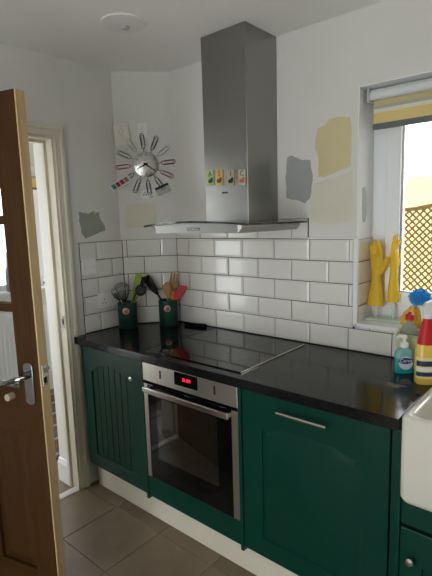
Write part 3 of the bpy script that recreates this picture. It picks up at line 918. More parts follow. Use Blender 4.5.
# ------------------------------------------------------------------ paint test patches on the walls
def patch(label, pts, place, m):
    """brushed-on paint: a thin film with a ragged outline"""
    out = []
    n = len(pts)
    for i in range(n):
        a, c = Vector(pts[i]), Vector(pts[(i+1) % n])
        for k in range(4):
            p = a.lerp(c, k/4)
            out.append((p.x + random.uniform(-.0025, .0025), p.y + random.uniform(-.0025, .0025)))
    vs = [place(u, z, 0.0002) for u, z in out]
    fr = [place(u, z, 0.0011) for u, z in out]
    o = MB().loft([vs, fr]).build('paint_patch', m)
    return tag(o, label, 'paint patch')
pb = lambda u, z, t: Vector((u, -t, z))
pl_ = lambda u, z, t: Vector((-0.23 + t, u, z))
pd = lambda u, z, t: Vector((QX, QY, z)) + DD*u + DN*t
prv = lambda u, z, t: Vector((WX0 + 0.004 + t, u, z))
PG1 = mat('sample_sage', (0.34, 0.355, 0.31), 0.7, noise=0.04, scale=8)
PG2 = mat('sample_grey', (0.37, 0.38, 0.365), 0.7, noise=0.04, scale=8)
PY1 = mat('sample_yellow', (0.66, 0.58, 0.33), 0.7, noise=0.04, scale=6)
PY2 = mat('sample_pale_yellow', (0.72, 0.68, 0.57), 0.7, noise=0.03, scale=6)
PY3 = mat('sample_faint_yellow', (0.72, 0.67, 0.54), 0.7, noise=0.03, scale=6)
patch('sage grey paint test patch beside the door frame, above the light switch', [(-0.522, 1.598), (-0.465, 1.588), (-0.425, 1.605), (-0.425, 1.586), (-0.392, 1.602), (-0.388, 1.56), (-0.356, 1.52), (-0.357, 1.49), (-0.40, 1.478), (-0.425, 1.470), (-0.49, 1.452), (-0.516, 1.475), (-0.525, 1.55)], pl_, PG1)
patch('faint yellow paint test patch under the wall clock', [(0.045, 1.635), (0.12, 1.645), (0.215, 1.640), (0.222, 1.57), (0.215, 1.502), (0.14, 1.498), (0.03, 1.505), (0.035, 1.57)], pd, PY3)
patch('blue grey paint test patch right of the cooker hood', [(0.786, 1.822), (0.815, 1.830), (0.86, 1.806), (0.915, 1.80), (0.926, 1.72), (0.915, 1.625), (0.89, 1.60), (0.835, 1.616), (0.782, 1.628), (0.778, 1.73)], pb, PG2)
patch('mustard yellow paint test patch left of the window', [(0.952, 1.935), (0.99, 1.945), (1.01, 1.968), (1.06, 1.972), (1.112, 1.962), (1.118, 1.86), (1.116, 1.752), (1.06, 1.735), (1.00, 1.716), (0.957, 1.72), (0.957, 1.80), (0.937, 1.86)], pb, PY1)
patch('pale yellow paint test patch below the mustard patch by the window', [(0.93, 1.690), (1.00, 1.702), (1.07, 1.715), (1.122, 1.73), (1.128, 1.62), (1.126, 1.512), (1.04, 1.498), (0.95, 1.50), (0.918, 1.52), (0.915, 1.61)], pb, PY2)
patch('small blue grey paint test patch inside the window reveal', [(0.040, 1.655), (0.066, 1.660), (0.085, 1.63), (0.092, 1.54), (0.080, 1.505), (0.052, 1.50), (0.042, 1.56)], prv, mat('sample_blue_grey', (0.52, 0.56, 0.56), 0.7))

# ------------------------------------------------------------------ ceiling lamp
cl = thing('ceiling_lamp', 'round flat white ceiling lamp above the hood', 'ceiling lamp', (0.343, -0.607, ZC))
MB().lathe([(0.0, -0.0), (0.098, 0.0), (0.099, -0.003), (0.096, -0.006), (0.03, -0.009), (0.0, -0.009)], 48).build('disc', mat('lamp_disc', (0.84, 0.83, 0.79), 0.5), cl, smooth=40)
MB().lathe([(0.0, -0.0085), (0.018, -0.0085), (0.016, -0.016), (0.0, -0.017)], 24, c=(-0.012, 0.020, 0)).build('lamp_holder', mat('lamp_holder_grey', (0.45, 0.44, 0.42), 0.4), cl, smooth=40)

# ------------------------------------------------------------------ wall clock with paper clips
CU, CZ = 0.172, 1.868
ck = thing('wall_clock', 'round steel wall clock with paper clips radiating from its rim', 'clock', Vector((QX, QY, CZ)) + DD*CU + DN*0.0, DANG)
MB().lathe([(0.0, 0.002), (0.071, 0.002), (0.073, 0.006), (0.073, 0.016), (0.070, 0.018), (0.0, 0.018)], 48).xf(TXZ).build('face', steel('clock_face', (0.62, 0.61, 0.58), 0.28, (1, 1, 1)), ck, smooth=40)
for i in range(12):
    a = PI/2 - i*PI/6
    ctr = Vector((0.057*math.cos(a), -0.0185, 0.057*math.sin(a)))
    text_mesh('numeral', str(i if i else 12), 0.017, INK, ck, Matrix.Translation(ctr) @ TXZ)
def hand(nm, a, L, w_):
    d = Vector((math.cos(a), 0, math.sin(a))); p = Vector((-d.z, 0, d.x))
    pts = [d*-0.014 + p*w_, d*-0.014 - p*w_, d*L - p*w_*0.35, d*L + p*w_*0.35]
    MB().prism([x + Vector((0, -0.021, 0)) for x in pts], (0, -0.0012, 0)).build(nm, BLACK, ck)
hand('hour_hand', math.atan2(-0.030, -0.058), 0.054, 0.0060)
hand('minute_hand', math.atan2(-0.037, 0.054), 0.068, 0.0048)
MB().lathe([(0, 0.018), (0.006, 0.018), (0.005, 0.024), (0, 0.0245)], 14).xf(TXZ).build('hub', BLACK, ck)
def clip_path(L=0.090, w_=0.0130):
    """one wire bent into a paper clip, along +x"""
    pts = []
    def arc(cx, cz, r_, a0, a1, n=7):
        for i in range(n+1):
            a = R(a0 + (a1-a0)*i/n)
            pts.append((cx + r_*math.cos(a), 0, cz + r_*math.sin(a)))
    pts.append((0.020, 0, w_*0.55))
    arc(L-0.020, -w_*0.05, w_*0.60, 90, -90)
    arc(w_, -0.0, w_*0.72, 270, 90)
    arc(L-w_, w_*0.05, w_*0.95, 90, -90)
    pts.append((0.018, 0, -w_*0.90))
    return pts
CM = [mat('clip_dark', (0.075, 0.075, 0.078), 0.3, 0.8), mat('clip_red', (0.42, 0.05, 0.05), 0.35, 0.3), mat('clip_pale', (0.48, 0.50, 0.46), 0.4, 0.3), mat('clip_green', (0.10, 0.13, 0.10), 0.35, 0.4)]
for k in range(12):
    a = R(5 + 30*k)
    m_ = {0: 0, 1: 2, 2: 0, 3: 0, 4: 2, 5: 3, 6: 1, 7: 0, 8: 0, 9: 0, 10: 0, 11: 1}[k]
    q = MB().tube(clip_path(), 0.0017, 6)
    q.tube([(-0.016, 0, 0), (0.006, 0, 0)], 0.0015, 6)
    q.xf(Matrix.Translation((0.088*math.cos(a), -0.012, 0.088*math.sin(a))) @ Matrix.Rotation(-a, 4, 'Y'))
    q.build('paper_clip', CM[m_], ck, smooth=60)
# cards held by the clips
def wall_card(name, label, cat, quad, m, t=0.0012, off=0.007, lean=0.0):
    c_ = [sum(p[i] for p in quad)/4 for i in (0, 1)]
    o = thing(name, label, cat, Vector((QX, QY, c_[1])) + DD*c_[0] + DN*off, DANG, group='cards clipped to the wall clock')
    MB().prism([(u-c_[0], -lean*(c_[0]-u), z-c_[1]) for u, z in quad], (0, -t, 0)).build('card', m, o)
    return o
def lines(o, segs, m, nm='drawing', y=-0.0013, w_=0.0012):
    q = MB()
    for a, c in segs: q.tube([(a[0], y, a[1]), (c[0], y, c[1])], w_*0.5, 5)
    return q.build(nm, m, o)
o = wall_card('note_card', 'cream note card with pencil drawing clipped above left of the clock', 'card', [(-0.006, 2.092), (0.079, 2.104), (0.095, 1.980), (0.003, 1.970)], off=0.012, m=mat('card_cream', (0.84, 0.79, 0.70), 0.8))
lines(o, [((-0.02, 0.02), (0.0, 0.04)), ((0, 0.04), (0.012, 0.02)), ((0.012, 0.02), (-0.006, 0.004)), ((-0.006, 0.004), (-0.02, 0.02)), ((-0.014, -0.002), (0.014, -0.006)), ((-0.01, -0.014), (0.012, -0.02)), ((-0.012, 0.048), (0.008, 0.050))], mat('pencil', (0.22, 0.18, 0.15), 0.8))
o = wall_card('note_card', 'small white note card clipped above the top of the clock', 'card', [(0.136, 2.102), (0.191, 2.104), (0.189, 2.024), (0.138, 2.020)], PAPER)
lines(o, [((-0.01, 0.02), (0.01, 0.022)), ((-0.01, 0.008), (0.008, 0.009)), ((-0.008, -0.006), (0.008, -0.005))], mat('pencil', (0.22, 0.18, 0.15), 0.8))
o = wall_card('colour_card', 'white card with teal, crimson and orange colour blocks left below the clock', 'card', [(-0.045, 1.745), (0.063, 1.811), (0.089, 1.776), (-0.022, 1.710)], PAPER, off=0.032, lean=0.32)
ax = Vector((0.108, 0.108*0.32, 0.066)).normalized(); az = Vector((-0.026, -0.026*0.32, 0.035)).normalized()
for i, (nm, c_) in enumerate([('block_teal', (0.04, 0.19, 0.18)), ('block_crimson', (0.30, 0.02, 0.05)), ('block_red', (0.36, 0.03, 0.04)), ('block_orange', (0.60, 0.20, 0.05))]):
    p = ax*(-0.043 + i*0.028) + Vector((0, -0.0013, 0))
    MB().prism([p - ax*0.0115 - az*0.013, p + ax*0.0115 - az*0.013, p + ax*0.0115 + az*0.016, p - ax*0.0115 + az*0.016], (0, -0.0008, 0)).build('colour_block', mat(nm, c_, 0.6), o)
o = wall_card('note_card', 'white card with a black sketch clipped under the bottom of the clock', 'card', [(0.133, 1.718), (0.221, 1.727), (0.224, 1.669), (0.136, 1.672)], PAPER)
lines(o, [((-0.03, -0.01), (-0.02, 0.012)), ((-0.02, 0.012), (-0.008, -0.008)), ((-0.034, -0.004), (-0.004, -0.006)), ((0.01, -0.012), (0.03, -0.012)), ((0.012, 0.004), (0.026, 0.010)), ((0.002, -0.018), (0.034, -0.019))], INK, w_=0.002)
o = wall_card('business_card', 'grey card with a black stripe clipped right below the clock', 'card', [(0.215, 1.728), (0.293, 1.761), (0.320, 1.714), (0.242, 1.681)], mat('card_grey', (0.46, 0.45, 0.43), 0.7), off=0.0088)
ax = Vector((0.078, 0, 0.033)).normalized(); az = Vector((-ax.z, 0, ax.x))
MB().prism([ax*-0.0425+az*0.012+Vector((0, -.0013, 0)), ax*0.0425+az*0.012+Vector((0, -.0013, 0)), ax*0.0425+az*0.0265+Vector((0, -.0013, 0)), ax*-0.0425+az*0.0265+Vector((0, -.0013, 0))], (0, -0.0005, 0)).build('stripe', INK, o)

# ------------------------------------------------------------------ switch and socket on the left wall
PLATE = mat('switch_plate', (0.86, 0.85, 0.82), 0.3)
XT = -0.2165
sw = thing('light_switch', 'white single light switch plate on the tiles beside the door frame', 'switch', (XT, -0.496, 1.292), PI/2)
bx('plate', (-0.043, -0.013, -0.043), (0.043, 0, 0.043), PLATE, sw, world=False, bevel=0.002)
bx('rocker', (-0.006, -0.0165, -0.012), (0.006, -0.0125, 0.012), WHITEP, sw, world=False, bevel=0.001)
for x in (-0.03, 0.03):
    MB().lathe([(0, 0), (0.003, 0), (0.003, 0.0006), (0, 0.0006)], 10).xf(Matrix.Translation((x, -0.013, 0)) @ TXZ).build('screw', NICKEL, sw)
so = thing('wall_socket', 'white double wall socket on the tiles above the worktop corner', 'socket', (XT, -0.378, 1.088), PI/2)
bx('plate', (-0.073, -0.013, -0.043), (0.073, 0, 0.043), PLATE, so, world=False, bevel=0.002)
for x in (-0.036, 0.036):
    bx('rocker', (x-0.006-0.018, -0.0165, 0.014), (x+0.006-0.018, -0.0125, 0.034), WHITEP, so, world=False, bevel=0.001)
    bx('pin_hole', (x-0.002, -0.0136, 0.000), (x+0.002, -0.0129, 0.010), BLACK, so, world=False)
    bx('pin_hole', (x-0.014, -0.0136, -0.018), (x-0.008, -0.0129, -0.013), BLACK, so, world=False)
    bx('pin_hole', (x+0.008, -0.0136, -0.018), (x+0.014, -0.0129, -0.013), BLACK, so, world=False)

# ------------------------------------------------------------------ utensil pots
def pot(label, x, y, face):
    p = thing('utensil_pot', label, 'utensil pot', (x, y, ZW), group='green utensil pots in the corner')
    MB().lathe([(0.0, 0.0), (0.054, 0.0), (0.0565, 0.003), (0.0565, 0.150), (0.0555, 0.153), (0.0525, 0.153), (0.0515, 0.150), (0.0515, 0.008), (0.0, 0.008)], 40).build('body', POT, p, smooth=40)
    q = MB().lathe([(0, 0), (0.020, 0), (0.020, 0.002), (0.0175, 0.003), (0, 0.003)], 24).xf(Matrix.Rotation(face, 4, 'Z') @ Matrix.Translation((0, -0.0557, 0.108)) @ TXZ)
    e_ = q.build('badge', COPPER, p, smooth=40)
    q = MB()
    for k in range(3):
        q.lathe([(0.0115-k*.0035, 0), (0.0105-k*.0035, 0), (0.0105-k*.0035, 0.0006), (0.0115-k*.0035, 0.0006)], 18)
    q.xf(Matrix.Rotation(face, 4, 'Z') @ Matrix.Translation((0, -0.0587, 0.108)) @ TXZ).build('engraving', mat('badge_line', (0.45, 0.22, 0.12), 0.6), e_)
    return p
P1 = Vector((-0.148, -0.292, ZW)); P2 = Vector((0.006, -0.105, ZW))
pot('dark green utensil pot holding the whisk, on the left near the socket', P1.x, P1.y, R(42))
pot('dark green utensil pot holding wooden spoons, nearer the hob', P2.x, P2.y, R(42))

def utensil(name, label, base, tip, roll=0.0, cat='utensil'):
    """empty at the foot of the handle inside the pot; local z runs to the tip"""
    b0 = Vector(base); t0 = Vector(tip)
    d = (t0-b0); L = d.length
    d.normalize()
    M = d.to_track_quat('Z', 'Y').to_matrix().to_4x4() @ Matrix.Rotation(roll, 4, 'Z')
    o = thing(name, label, cat, b0, rot=M.to_euler(), group='utensils in the green pots')
    return o, L
zi = ZW + 0.010
# the view runs along (-0.65, 0.75): its sideways direction is SV
SV = Vector((0.757, 0.653, 0)); BV = Vector((-0.653, 0.757, 0))
def up(P, s, b_, z): return P + SV*s + BV*b_ + Vector((0, 0, z))
# balloon whisks
def whisk(label, base, tip, bulb, rad, m):
    o, L = utensil('balloon_whisk', label, base, tip)
    MB().tube([(0, 0, 0), (0, 0, L-bulb-0.002)], [0.007, 0.0055], 12).build('handle', m, o, smooth=40)
    n = 10
    for k in range(n):
        a = PI*k/n
        path = [(rad*math.cos(a)*f_, rad*math.sin(a)*f_, L-bulb + bulb*g_) for f_, g_ in
                [(0.12, 0.0), (0.38, 0.14), (0.70, 0.33), (0.95, 0.55), (1.0, 0.72), (0.82, 0.89), (0.45, 0.98), (0, 1.0), (-0.45, 0.98), (-0.82, 0.89), (-1.0, 0.72), (-0.95, 0.55), (-0.70, 0.33), (-0.38, 0.14), (-0.12, 0.0)]]
        MB().tube(path, 0.0021, 6).build('wire', mat('whisk_wire', (0.40, 0.40, 0.40), 0.22, 1.0), o, smooth=60)
    return o
whisk('large steel balloon whisk standing in the left green pot', up(P1, 0.012, 0, 0.012), up(P1, -0.034, 0.0, 0.270), 0.118, 0.044, NICKEL)
whisk('small steel balloon whisk leaning left in the left green pot', up(P1, 0.038, 0.018, 0.012), up(P1, -0.070, -0.052, 0.240), 0.085, 0.017, NICKEL)

def slab_head(o, L, pts, t, m, nm='head', bend=0.0, y0=0.0):
    """flat head: outline (x, z from L downwards) of thickness t"""
    q = MB().prism([(x, y0 - t/2, z) for x, z in pts], (0, t, 0))
    return q.build(nm, m, o, bevel=t*0.3)
def roundrect_pts(w0, w1, z0, z1, r_=0.008, n=4):
    pts = [(-w0, z0), (w0, z0)]
    for cx, a0 in ((w1-r_, 0), (-w1+r_, 90)):
        for i in range(n+1):
            a = R(a0 + 90*i/n)
            pts.append((cx + r_*math.cos(a), z1-r_ + r_*math.sin(a)))
    return pts
VA = math.atan2(SV.y, SV.x)
def face_roll(o):
    """turn the flat of the head toward the room"""
    M = WM(o).to_3x3()
    lx = M @ Vector((1, 0, 0)); ly = M @ Vector((0, 1, 0))
    a = math.atan2(SV.dot(ly), SV.dot(lx))
    e_ = M.to_4x4() @ Matrix.Rotation(a, 4, 'Z')
    o.rotation_euler = e_.to_euler()
# lime green spoonula
o, L = utensil('silicone_spatula', 'lime green silicone spatula in the left green pot', up(P1, -0.015, 0.010, 0.012), up(P1, 0.078, 0.020, 0.322))
face_roll(o)
MB().tube([(0, 0, 0), (0, 0, L-0.10)], 0.0055, 10).build('handle', LIME, o, smooth=40)
slab_head(o, L, [(-0.006, L-0.13), (0.006, L-0.13), (0.020, L-0.085), (0.021, L-0.02), (0.012, L-0.003), (-0.008, L), (-0.018, L-0.015), (-0.017, L-0.075)], 0.007, LIME)
o, L = utensil('fish_slice', 'black and lime slotted turner in the left green pot', up(P1, -0.035, 0.004, 0.012), up(P1, 0.100, 0.034, 0.300))
face_roll(o)
MB().tube([(0, 0, 0), (0, 0, L-0.09)], 0.005, 10).build('handle', BLACK, o, smooth=40)
slab_head(o, L, [(-0.006, L-0.11), (0.006, L-0.11), (0.020, L-0.085), (0.026, L-0.004), (0.018, L), (-0.020, L-0.006), (-0.020, L-0.08)], 0.005, BLACK)
# black slotted spoon, bowl toward the room
o, L = utensil('slotted_spoon', 'black slotted spoon with lime handle in the left green pot', up(P1, -0.040, -0.016, 0.012), up(P1, 0.106, -0.004, 0.256))
face_roll(o)
MB().tube([(0, 0, 0), (0, 0, L-0.075)], 0.0055, 10).build('handle', LIME, o, smooth=40)
q = MB()
rings = []
for k in range(6):
    f_ = k/5
    rr = 0.033*math.cos(f_*1.15) if k < 5 else 0.012
    rings.append([(rr*math.cos(2*PI*i/20), -0.002+0.013*f_, L-0.038+1.12*rr*math.sin(2*PI*i/20)) for i in range(20)])
q.loft(rings)
hd_ = q.build('bowl', BLACK, o, smooth=50)
for i in range(-2, 3):
    bx('slot', (i*0.009-0.0015, -0.0032, L-0.055), (i*0.009+0.0015, -0.0018, L-0.020), mat('slot_grey', (0.09, 0.09, 0.085), 0.6), hd_, world=False)
# right pot
o, L = utensil('turner', 'black slotted turner leaning left out of the right green pot', up(P2, 0.042, 0.008, 0.012), up(P2, -0.128, 0.012, 0.298))
face_roll(o)
MB().tube([(0, 0, 0), (0, 0, L-0.10)], 0.006, 10).build('handle', BLACK, o, smooth=40)
slab_head(o, L, [(-0.007, L-0.13), (0.007, L-0.13), (0.019, L-0.10), (0.026, L-0.006), (0.020, L), (-0.020, L), (-0.026, L-0.006), (-0.019, L-0.10)], 0.004, BLACK)
o, L = utensil('wooden_spoon', 'pale wooden spoon standing in the right green pot', up(P2, 0.0, -0.015, 0.012), up(P2, 0.0, -0.012, 0.262))
face_roll(o)
MB().tube([(0, 0, 0), (0, 0, L-0.085)], [0.005, 0.0065], 10).build('handle', SPOONW, o, smooth=40)
q = MB(); rings = []
for f_, rx in ((0, .006), (0.12, .012), (0.3, .022), (0.5, .0265), (0.7, .0265), (0.86, .021), (0.96, .011), (1.0, .002)):
    z = L-0.095+0.095*f_
    rings.append([(rx*math.cos(2*PI*i/16), 0.0065*math.sin(2*PI*i/16)*(0.4+0.6*rx/.0265), z) for i in range(16)])
q.loft(rings).build('bowl', SPOONW, o, smooth=60)
o, L = utensil('wooden_fork', 'wooden fork with long tines in the right green pot', up(P2, -0.012, 0.018, 0.012), up(P2, 0.048, 0.022, 0.312))
face_roll(o)
MB().tube([(0, 0, 0), (0, 0, L-0.10)], [0.005, 0.007], 10).build('handle', SPOONW, o, smooth=40)
q = MB().prism([(-0.008, -0.004, L-0.115), (0.008, -0.004, L-0.115), (0.026, -0.004, L-0.075), (0.026, -0.004, L-0.060), (-0.026, -0.004, L-0.060), (-0.026, -0.004, L-0.075)], (0, 0.008, 0))
for i in (-1, 0, 1):
    q.prism([(i*0.0185-0.0072, -0.0035, L-0.0605), (i*0.0185+0.0072, -0.0035, L-0.0605), (i*0.0185+0.0045, -0.003, L-0.002), (i*0.0185-0.0045, -0.003, L-0.002)], (0, 0.0065, 0))
q.build('head', SPOONW, o, bevel=0.0015)
o, L = utensil('spatula', 'red silicone spatula leaning right out of the right green pot', up(P2, -0.042, -0.012, 0.012), up(P2, 0.104, -0.010, 0.245))
face_roll(o)
MB().tube([(0, 0, 0), (0, 0, L-0.10)], 0.0055, 10).build('handle', RED, o, smooth=40)
slab_head(o, L, [(-0.007, L-0.112), (0.007, L-0.112), (0.022, L-0.085), (0.024, L-0.012), (0.016, L), (-0.020, L-0.020), (-0.022, L-0.085)], 0.008, RED)
o, L = utensil('pastry_brush', 'orange silicone brush between the wooden fork and red spatula', up(P2, 0.0, 0.0, 0.012), up(P2, 0.040, -0.004, 0.208))
face_roll(o)
MB().tube([(0, 0, 0), (0, 0, L-0.05)], 0.005, 10).build('handle', ORANGE, o, smooth=40)
slab_head(o, L, [(-0.008, L-0.055), (0.008, L-0.055), (0.015, L-0.04), (0.015, L), (-0.015, L), (-0.015, L-0.04)], 0.009, ORANGE)

# black spoon rest at the back of the worktop
sr = thing('spoon_rest', 'small black spoon rest on the worktop behind the hob', 'spoon rest', (0.185, -0.060, ZW), R(14))
rings = []
for f_, rr in ((0.0, 0.006), (0.05, .014), (0.25, .018), (0.45, .020), (0.55, .026), (0.75, .033), (0.92, .024), (1.0, .006)):
    x = -0.075 + 0.15*f_
    rings.append([(x, rr*math.cos(PI+PI*i/8), 0.013 - 0.012*math.sin(PI*i/8)) for i in range(9)] + [(x, rr*0.85*math.cos(PI*2-PI*i/8), 0.0155 - 0.010*math.sin(PI*i/8)) for i in range(9)])
MB().loft(rings).build('tray', BLACK, sr, smooth=50)

# ------------------------------------------------------------------ rubber gloves on a drying stand
SZ = WZ0 + 0.0096
gs = thing('glove_stand', 'pale mint drying stand with two posts on the window sill', 'stand', (1.235, 0.112, SZ), R(4))
bx('base', (-0.075, -0.035, 0), (0.085, 0.035, 0.010), MINT, gs, world=False, bevel=0.003)
for x in (-0.038, 0.042):
    MB().tube([(x, 0, 0.010), (x, 0, 0.30)], 0.0055, 10).build('post', MINT, gs, smooth=40)
def glove(label, loc, rz, flip, cuffw, dz):
    """inside-up rubber glove: flared cuff, wrist, palm, four fingers and thumb in one skin"""
    o = bpy.data.objects.new('rubber_glove', None)
    q = MB()
    def ring(cx, cz, rx, ry, n=20): return [(cx + rx*math.cos(2*PI*i/n), ry*math.sin(2*PI*i/n), cz) for i in range(n)]
    s = flip
    rings = [ring(0, 0.0, cuffw, 0.026), ring(0.001*s, 0.03, cuffw*0.90, 0.025), ring(0.002*s, 0.07, cuffw*0.75, 0.022), ring(0.003*s, 0.115, 0.023, 0.018), ring(0.003*s, 0.145, 0.0225, 0.017),
             ring(0.004*s, 0.175, 0.028, 0.018), ring(0.004*s, 0.205, 0.032, 0.017), ring(0.003*s, 0.225, 0.032, 0.015), ring(0.002*s, 0.238, 0.029, 0.011)]
    q.loft(rings)
    # fingers: base x, length, lean, curl
    for fx, L, lean, cl_, r_ in ((-0.023, 0.066, -0.06, 0.006, 0.0090), (-0.008, 0.086, -0.01, 0.004, 0.0098), (0.009, 0.082, 0.03, -0.003, 0.0096), (0.0235, 0.060, 0.08, 0.010, 0.0085)):
        bx_, bz = fx*s, 0.222
        path = [(bx_, 0, bz-0.01)]
        for k in range(1, 6):
            t = k/5
            path.append((bx_ + s*lean*L*t, -cl_*t*t*1.6, bz + L*t))
        q.tube(path, [r_, r_, r_*1.02, r_*0.98, r_*0.92, r_*0.55], 10)
    th = [(0.018*s, 0, 0.160), (0.034*s, -0.002, 0.178), (0.048*s, -0.004, 0.200), (0.058*s, -0.005, 0.222), (0.063*s, -0.005, 0.236)]
    q.tube(th, [0.015, 0.0135, 0.0115, 0.010, 0.006], 10)
    g_ = q.build('rubber_glove', GLOVE, None, smooth=180)
    bpy.data.objects.remove(o)
    g_.location = loc; g_.rotation_euler = (0, 0, rz)
    md = g_.modifiers.new('skin', 'REMESH'); md.mode = 'VOXEL'; md.voxel_size = 0.0026; md.use_smooth_shade = True
    md = g_.modifiers.new('soft', 'SMOOTH'); md.iterations = 5; md.factor = 0.5
    return tag(g_, label, 'glove', 'yellow rubber gloves on the window sill')
glove('yellow rubber glove with its thumb out, left on the drying stand', (1.197, 0.110, SZ+0.066), R(-14), 1, 0.044, 0)
glove('yellow rubber glove seen edge on, right on the drying stand', (1.277, 0.115, SZ+0.092), R(92), 1, 0.040, 0)

# ------------------------------------------------------------------ bottles and caddy beside the sink
# clear caddy with lip
cy0 = (1.365, 1.555, -0.118, -0.024)
CAD = mat('caddy_plastic', (0.66, 0.70, 0.42), 0.25, trans=0.25, ior=1.2)
cd = thing('sink_caddy', 'pale green plastic sink caddy holding bottle and brush under the window', 'caddy', (1.46, -0.07, ZW))
x0, x1, y0, y1 = cy0
rings = [rrect(x0+.012, x1-.012, y0+.010, y1-.010, .012, ZW+.0003), rrect(x0+.004, x1-.004, y0+.004, y1-.004, .015, ZW+.13), rrect(x0-.006, x1+.006, y0-.006, y1+.006, .018, ZW+.136), rrect(x0-.006, x1+.006, y0-.006, y1+.006, .018, ZW+.141), rrect(x0+.006, x1-.006, y0+.006, y1-.006, .014, ZW+.139), rrect(x0+.014, x1-.014, y0+.012, y1-.012, .012, ZW+.004)]
MB().loft(rings).build('tub', CAD, cd, world=True, smooth=40)
# washing-up liquid bottle
wb = thing('dish_soap_bottle', 'clear dish soap bottle with green liquid and red cap in the caddy', 'bottle', (1.412, -0.070, ZW+0.0045))
MB().lathe([(0, 0), (0.032, 0), (0.035, 0.004), (0.035, 0.075), (0, 0.075)], 28, sy=0.8).build('liquid', mat('green_liquid', (0.16, 0.42, 0.05), 0.15, coat=0.5), wb, smooth=40)
MB().lathe([(0.035, 0.0755), (0.036, 0.11), (0.034, 0.135), (0.028, 0.158), (0.018, 0.176), (0.012, 0.184), (0.012, 0.190), (0.0105, 0.190), (0.0105, 0.184), (0.017, 0.174), (0.0265, 0.157), (0.0325, 0.134), (0.0345, 0.11), (0.0335, 0.0755)], 28, sy=0.85).build('body', mat('clear_plastic', (0.72, 0.78, 0.70), 0.12, trans=0.75, ior=1.25), wb, smooth=40)
MB().lathe([(0, 0.188), (0.017, 0.188), (0.017, 0.206), (0.015, 0.210), (0.008, 0.213), (0.007, 0.222), (0, 0.223)], 20).build('cap', RED, wb, smooth=40)
# dish brush, head up
br = thing('dish_brush', 'blue bristle dish brush standing head up in the caddy', 'brush', (1.500, -0.062, ZW+0.0045), rot=(R(0), R(-11), 0))
MB().tube([(0, 0, 0), (0, 0, 0.10), (0, 0, 0.262)], [0.006, 0.007, 0.006], 10).build('handle', WHITEP, br, smooth=40)
BLUE = mat('brush_blue', (0.06, 0.40, 0.82), 0.5)
hd_ = MB().lathe([(0, 0.256), (0.012, 0.258), (0.020, 0.273), (0.021, 0.300), (0.012, 0.316), (0, 0.319)], 16).build('head', BLUE, br, smooth=60)
q = MB(); rnd = random.Random(3)
for i in range(190):
    t = (i+0.5)/190
    z = -0.9 + 1.88*t; ph = i*2.39996
    rr = math.sqrt(max(0, 1-z*z))
    d = Vector((rr*math.cos(ph), rr*math.sin(ph), z*0.9))
    c0 = Vector((0, 0, 0.288))
    e_ = d*(0.042 + rnd.uniform(-.003, .003)) + Vector((rnd.uniform(-.002, .002), rnd.uniform(-.002, .002), 0))
    q.tube([c0 + d*0.016, c0 + e_], [0.0026, 0.0021], 5)
st_ = q.build('bristles', BLUE, br); st_['kind'] = 'stuff'
# orange cloth crumpled on the sill
rnd = random.Random(11)
rings = []
for k in range(9):
    t = k/8
    rad = 0.046*math.sin(PI*(0.12+0.80*t))**0.6*(1-0.35*t)
    rings.append([((rad*(1+0.22*math.sin(5*a_+k*1.3)+rnd.uniform(-.07, .07)))*math.cos(a_)*1.15, (rad*(1+0.2*math.sin(4*a_+k)))*math.sin(a_)*0.62, 0.088*t + (0.006*math.sin(3*a_) if k else 0)) for a_ in [2*PI*i/18 for i in range(18)]])
sg = MB().loft(rings).build('cleaning_cloth', mat('cloth_orange', (0.85, 0.45, 0.05), 0.9, bump=0.4, bscale=200), None, smooth=60)
sg.location = (1.392, 0.035, SZ)
tag(sg, 'crumpled orange cloth on the window sill behind the dish soap bottle', 'cloth')

# hand soap with pump
hs = thing('hand_soap_bottle', 'teal hand soap bottle with a white pump on the worktop', 'bottle', (1.428, -0.175, ZW), R(38))
TEAL = mat('teal_liquid', (0.02, 0.36, 0.38), 0.12, coat=0.6)
def oval(rx, ry, z, n=28, p=2.6):
    out = []
    for i in range(n):
        a = 2*PI*i/n; c_, s_ = math.cos(a), math.sin(a)
        out.append((rx*math.copysign(abs(c_)**(2/p), c_), ry*math.copysign(abs(s_)**(2/p), s_), z))
    return out
MB().loft([oval(.033, .019, 0), oval(.036, .022, .004), oval(.037, .0225, .03), oval(.0365, .022, .062)]).build('liquid', TEAL, hs, smooth=40)
MB().loft([oval(.0365, .022, .0622), oval(.035, .021, .082), oval(.030, .019, .092), oval(.016, .014, .099), oval(.013, .013, .106)]).build('shoulder', mat('teal_clear', (0.25, 0.58, 0.58), 0.12, trans=0.3, coat=0.5), hs, smooth=40)
lb = MB().loft([[(0.027*math.cos(2*PI*i/24), -0.0226, 0.045+0.027*math.sin(2*PI*i/24)) for i in range(24)], [(0.027*math.cos(2*PI*i/24), -0.0236, 0.045+0.027*math.sin(2*PI*i/24)) for i in range(24)]]).build('label', mat('soap_label', (0.74, 0.80, 0.82), 0.4), hs)
bd_ = MB().prism([(0.0285*math.cos(2*PI*i/20), -0.0237, 0.054+0.0125*math.sin(2*PI*i/20)) for i in range(20)], (0, -0.0005, 0)).build('label_band', mat('label_navy', (0.01, 0.03, 0.16), 0.4), lb)
text_mesh('lettering', 'Carex', 0.0195, mat('label_white', (0.85, 0.85, 0.85), 0.5), lb, Matrix.Translation((0, -0.0246, 0.0545)) @ TXZ)
pu = MB().lathe([(0, .104), (.0155, .104), (.0155, .120), (.0135, .123), (.006, .124), (.005, .140), (0, .140)], 20).build('pump_collar', WHITEP, hs, smooth=40)
q = MB().lathe([(0, .139), (.010, .139), (.011, .146), (.008, .152), (0, .153)], 16)
q.tube([(0, 0, .147), (-.014, 0, .149), (-.026, 0, .147), (-.032, 0, .140)], [.0065, .006, .0055, .004], 10)
q.build('pump_head', WHITEP, hs, smooth=50)

